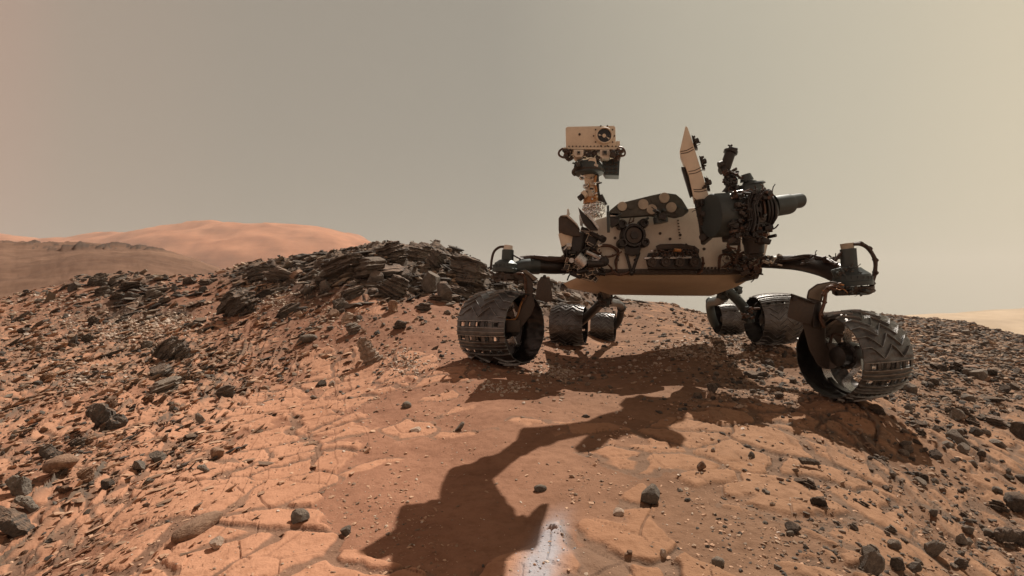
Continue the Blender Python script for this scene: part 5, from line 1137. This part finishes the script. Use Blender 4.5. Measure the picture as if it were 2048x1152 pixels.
gt = gmat('tan_shards', [(0, (.16, .11, .08)), (.3, (.30, .185, .12)), (.6, (.42, .25, .16)), (1, (.56, .36, .24))])
gk = gmat('dark_shards', [(0, (.055, .048, .042)), (.5, (.12, .10, .085)), (.85, (.20, .165, .13)), (1, (.30, .23, .17))])
leftw = sstep(1000, 600, PX)
sw = (.25 + .75 * (streak < .02)) * (1 - .6 * SLf)
gravel('gravel', 'tan splintered shards lying along the beds of the slope', leftw * (ST ** 1.2) * sw, 5200, 3, 20, gt, 21, .30, .42, 2.4, 3.4)
gravel('gravel', 'dark thin shards lying among the beds of the slope', leftw * (ST ** 1.2) * sw * (PYv < 950), 900, 4, 20, gk, 22, .30, .6, 2.6, 3.2)
gravel('rubble', 'dark thin flakes of rubble covering the rocky crest and its foot', sstep(.3, .8, OC) * (PYv > 495), 1500, 4, 26, gk, 23, .30, lambda x, y: np.interp(CX + F * x / y, [0, 500, 700, 850, 950, 1250], [.3, .3, .15, 0, -.2, -.15]), 2.0, 3.0)
gravel('gravel', 'tan chips broken from the bedrock plates', (SL > .15) * (1 - .85 * SLf) * (1 - .3 * ST) * (.2 + (gr_n > .1)) + .08 * (R2 < 6), 6500, 2., 9, gt, 24, .45, None, 1.8, 3.8)
gravel('rubble', 'grey flakes on the stony hillside beyond the big wheel', (PX > 1750) * (PYv < 760) * 1., 2200, 3, 14, gd, 25, .5, -.1, 1.9, 2.8)
gw = gmat('powder_grains', [(0, (.30, .31, .34)), (1, (.50, .52, .57))])
gravel('powder', 'pale grey powder clods around the drill hole', pw, 160, 2, 6, gw, 26)
# ------------------------------------------------------------------ unseen boom added over the viewer, shaped to cast the foreground arm shadow
HB = 4.1
def lift(px, py, h=HB):
    g = hit(px, py); t_ = (h - g.z) / SV.z; return g + SV * t_
M['boom'] = paint('shadow_boom_grey', (.12, .12, .11), .6, .2)
boom = bpy.data.objects.new('shadow_boom', None); COL.objects.link(boom)
foot = Vector((-.1, -1.7, hgt(-.1, -1.7))); boom.location = foot
tag(boom, 'unseen overhead boom added to cast the jagged arm shadow across the foreground sand', 'boom')
def flat(b, poly, th=.035, h=HB):
    q = random.Random(len(poly)); o = []
    for (x0, y0), (x1, y1) in zip(poly, poly[1:] + poly[:1]):        # edges jittered so that the cast shadow comes out jagged
        o.append((x0, y0)); L = math.hypot(x1 - x0, y1 - y0); n = int(L / 16)
        for k in range(1, n):
            f = (k + q.uniform(-.3, .3)) / n; j = q.uniform(-2.5, 2.5)
            o.append((x0 + (x1 - x0) * f - (y1 - y0) / L * j, y0 + (y1 - y0) * f + (x1 - x0) / L * j * .7))
    poly = o
    P = [lift(x, y, h) for x, y in poly]; b.prism(P, [p + Vector((0, 0, th)) for p in P])
b = MB(); flat(b, [(1215, 832), (1190, 843), (1140, 847), (1046, 857), (1035, 897), (1060, 902), (1140, 874), (1220, 858)], h=3.4)
flat(b, [(1075, 895), (1046, 872), (1030, 900), (985, 911), (960, 916), (955, 922), (905, 936), (893, 962), (890, 1000), (975, 946)], h=2.8)
b.done('upper_caster', 'boom', boom)
b = MB(); flat(b, [(890, 996), (905, 935), (930, 930), (977, 945), (1035, 1034), (1047, 1030), (1058, 1036), (1072, 1018), (1082, 1010), (1098, 1008), (1085, 1050), (1078, 1090), (1040, 1100), (1020, 1112), (1008, 1110), (1004, 1125), (990, 1118), (985, 1149), (890, 1149), (790, 1149), (796, 1110), (803, 1040), (812, 1008), (850, 1008), (862, 1000), (880, 998)], h=2.4)
o_ = b.done('lower_caster', 'boom', boom)
b = MB(); flat(b, [(1172, 862), (1178, 842), (1200, 832), (1240, 821), (1258, 806), (1262, 796), (1280, 790), (1300, 794), (1330, 795), (1362, 806), (1374, 822), (1371, 838), (1345, 846), (1338, 858), (1362, 868), (1372, 880), (1364, 893), (1345, 890), (1335, 880), (1310, 876), (1292, 872), (1285, 866), (1250, 868), (1240, 876), (1222, 872), (1200, 868)], .05)
for (x, y) in ((1270, 805), (1340, 810), (1300, 850), (1225, 850)): p = lift(x, y); b.cyl(p + Vector((0, 0, -.02)), p + Vector((0, 0, .1)), .06, seg=14)
b.done('head_caster', 'boom', boom)
q0 = lift(930, 1149, 2.4)
q1 = lift(925, 990, 2.42); q2 = lift(1060, 880, 2.6); q3 = lift(1230, 845, 3.4)
b = MB(); b.tube([foot + Vector((0, 0, -.05)), foot + Vector((0, 0, 2)), Vector((foot.x, foot.y, 2.5))], .09, 16, False); b.tube([Vector((foot.x, foot.y, 2.45)), q0 + Vector((0, -.4, .06)), q0 + Vector((0, .05, .06))], .10, 14, False)
b.cyl(foot + Vector((0, 0, -.05)), foot + Vector((0, 0, .06)), .35, .28, seg=28); 
for q in (q1, q2, q3): b.cyl(q, q + Vector((0, 0, .48)), .045, seg=14)
b.done('column', 'boom', boom)  # added support behind the camera, only carries the shadow-casting pieces
# ------------------------------------------------------------------ dusty air
bm = bmesh.new(); bmesh.ops.create_cube(bm, size=1)
me = bpy.data.meshes.new('haze'); zlo, zhi = float(Zd.min()) - 1.5, 128.; bmesh.ops.transform(bm, matrix=Matrix.Translation((0, 0, (zlo + zhi) / 2)) @ Matrix.Diagonal((2700, 2700, zhi - zlo, 1)), verts=bm.verts); bm.to_mesh(me); bm.free()
hz = link(bpy.data.objects.new('haze', me)); tag(hz, kind='stuff')
m = bpy.data.materials.new('dusty_air'); m.use_nodes = True; t = m.node_tree; t.nodes.clear(); o_ = t.nodes.new('ShaderNodeOutputMaterial'); v = t.nodes.new('ShaderNodeVolumePrincipled'); t.links.new(v.outputs[0], o_.inputs['Volume'])
v.inputs['Color'].default_value = (.88, .84, .78, 1); v.inputs['Density'].default_value = .0005; v.inputs['Anisotropy'].default_value = .2
me.materials.append(m)
for o in COL.objects:
    if o.type == 'MESH' and o.parent is None: pass
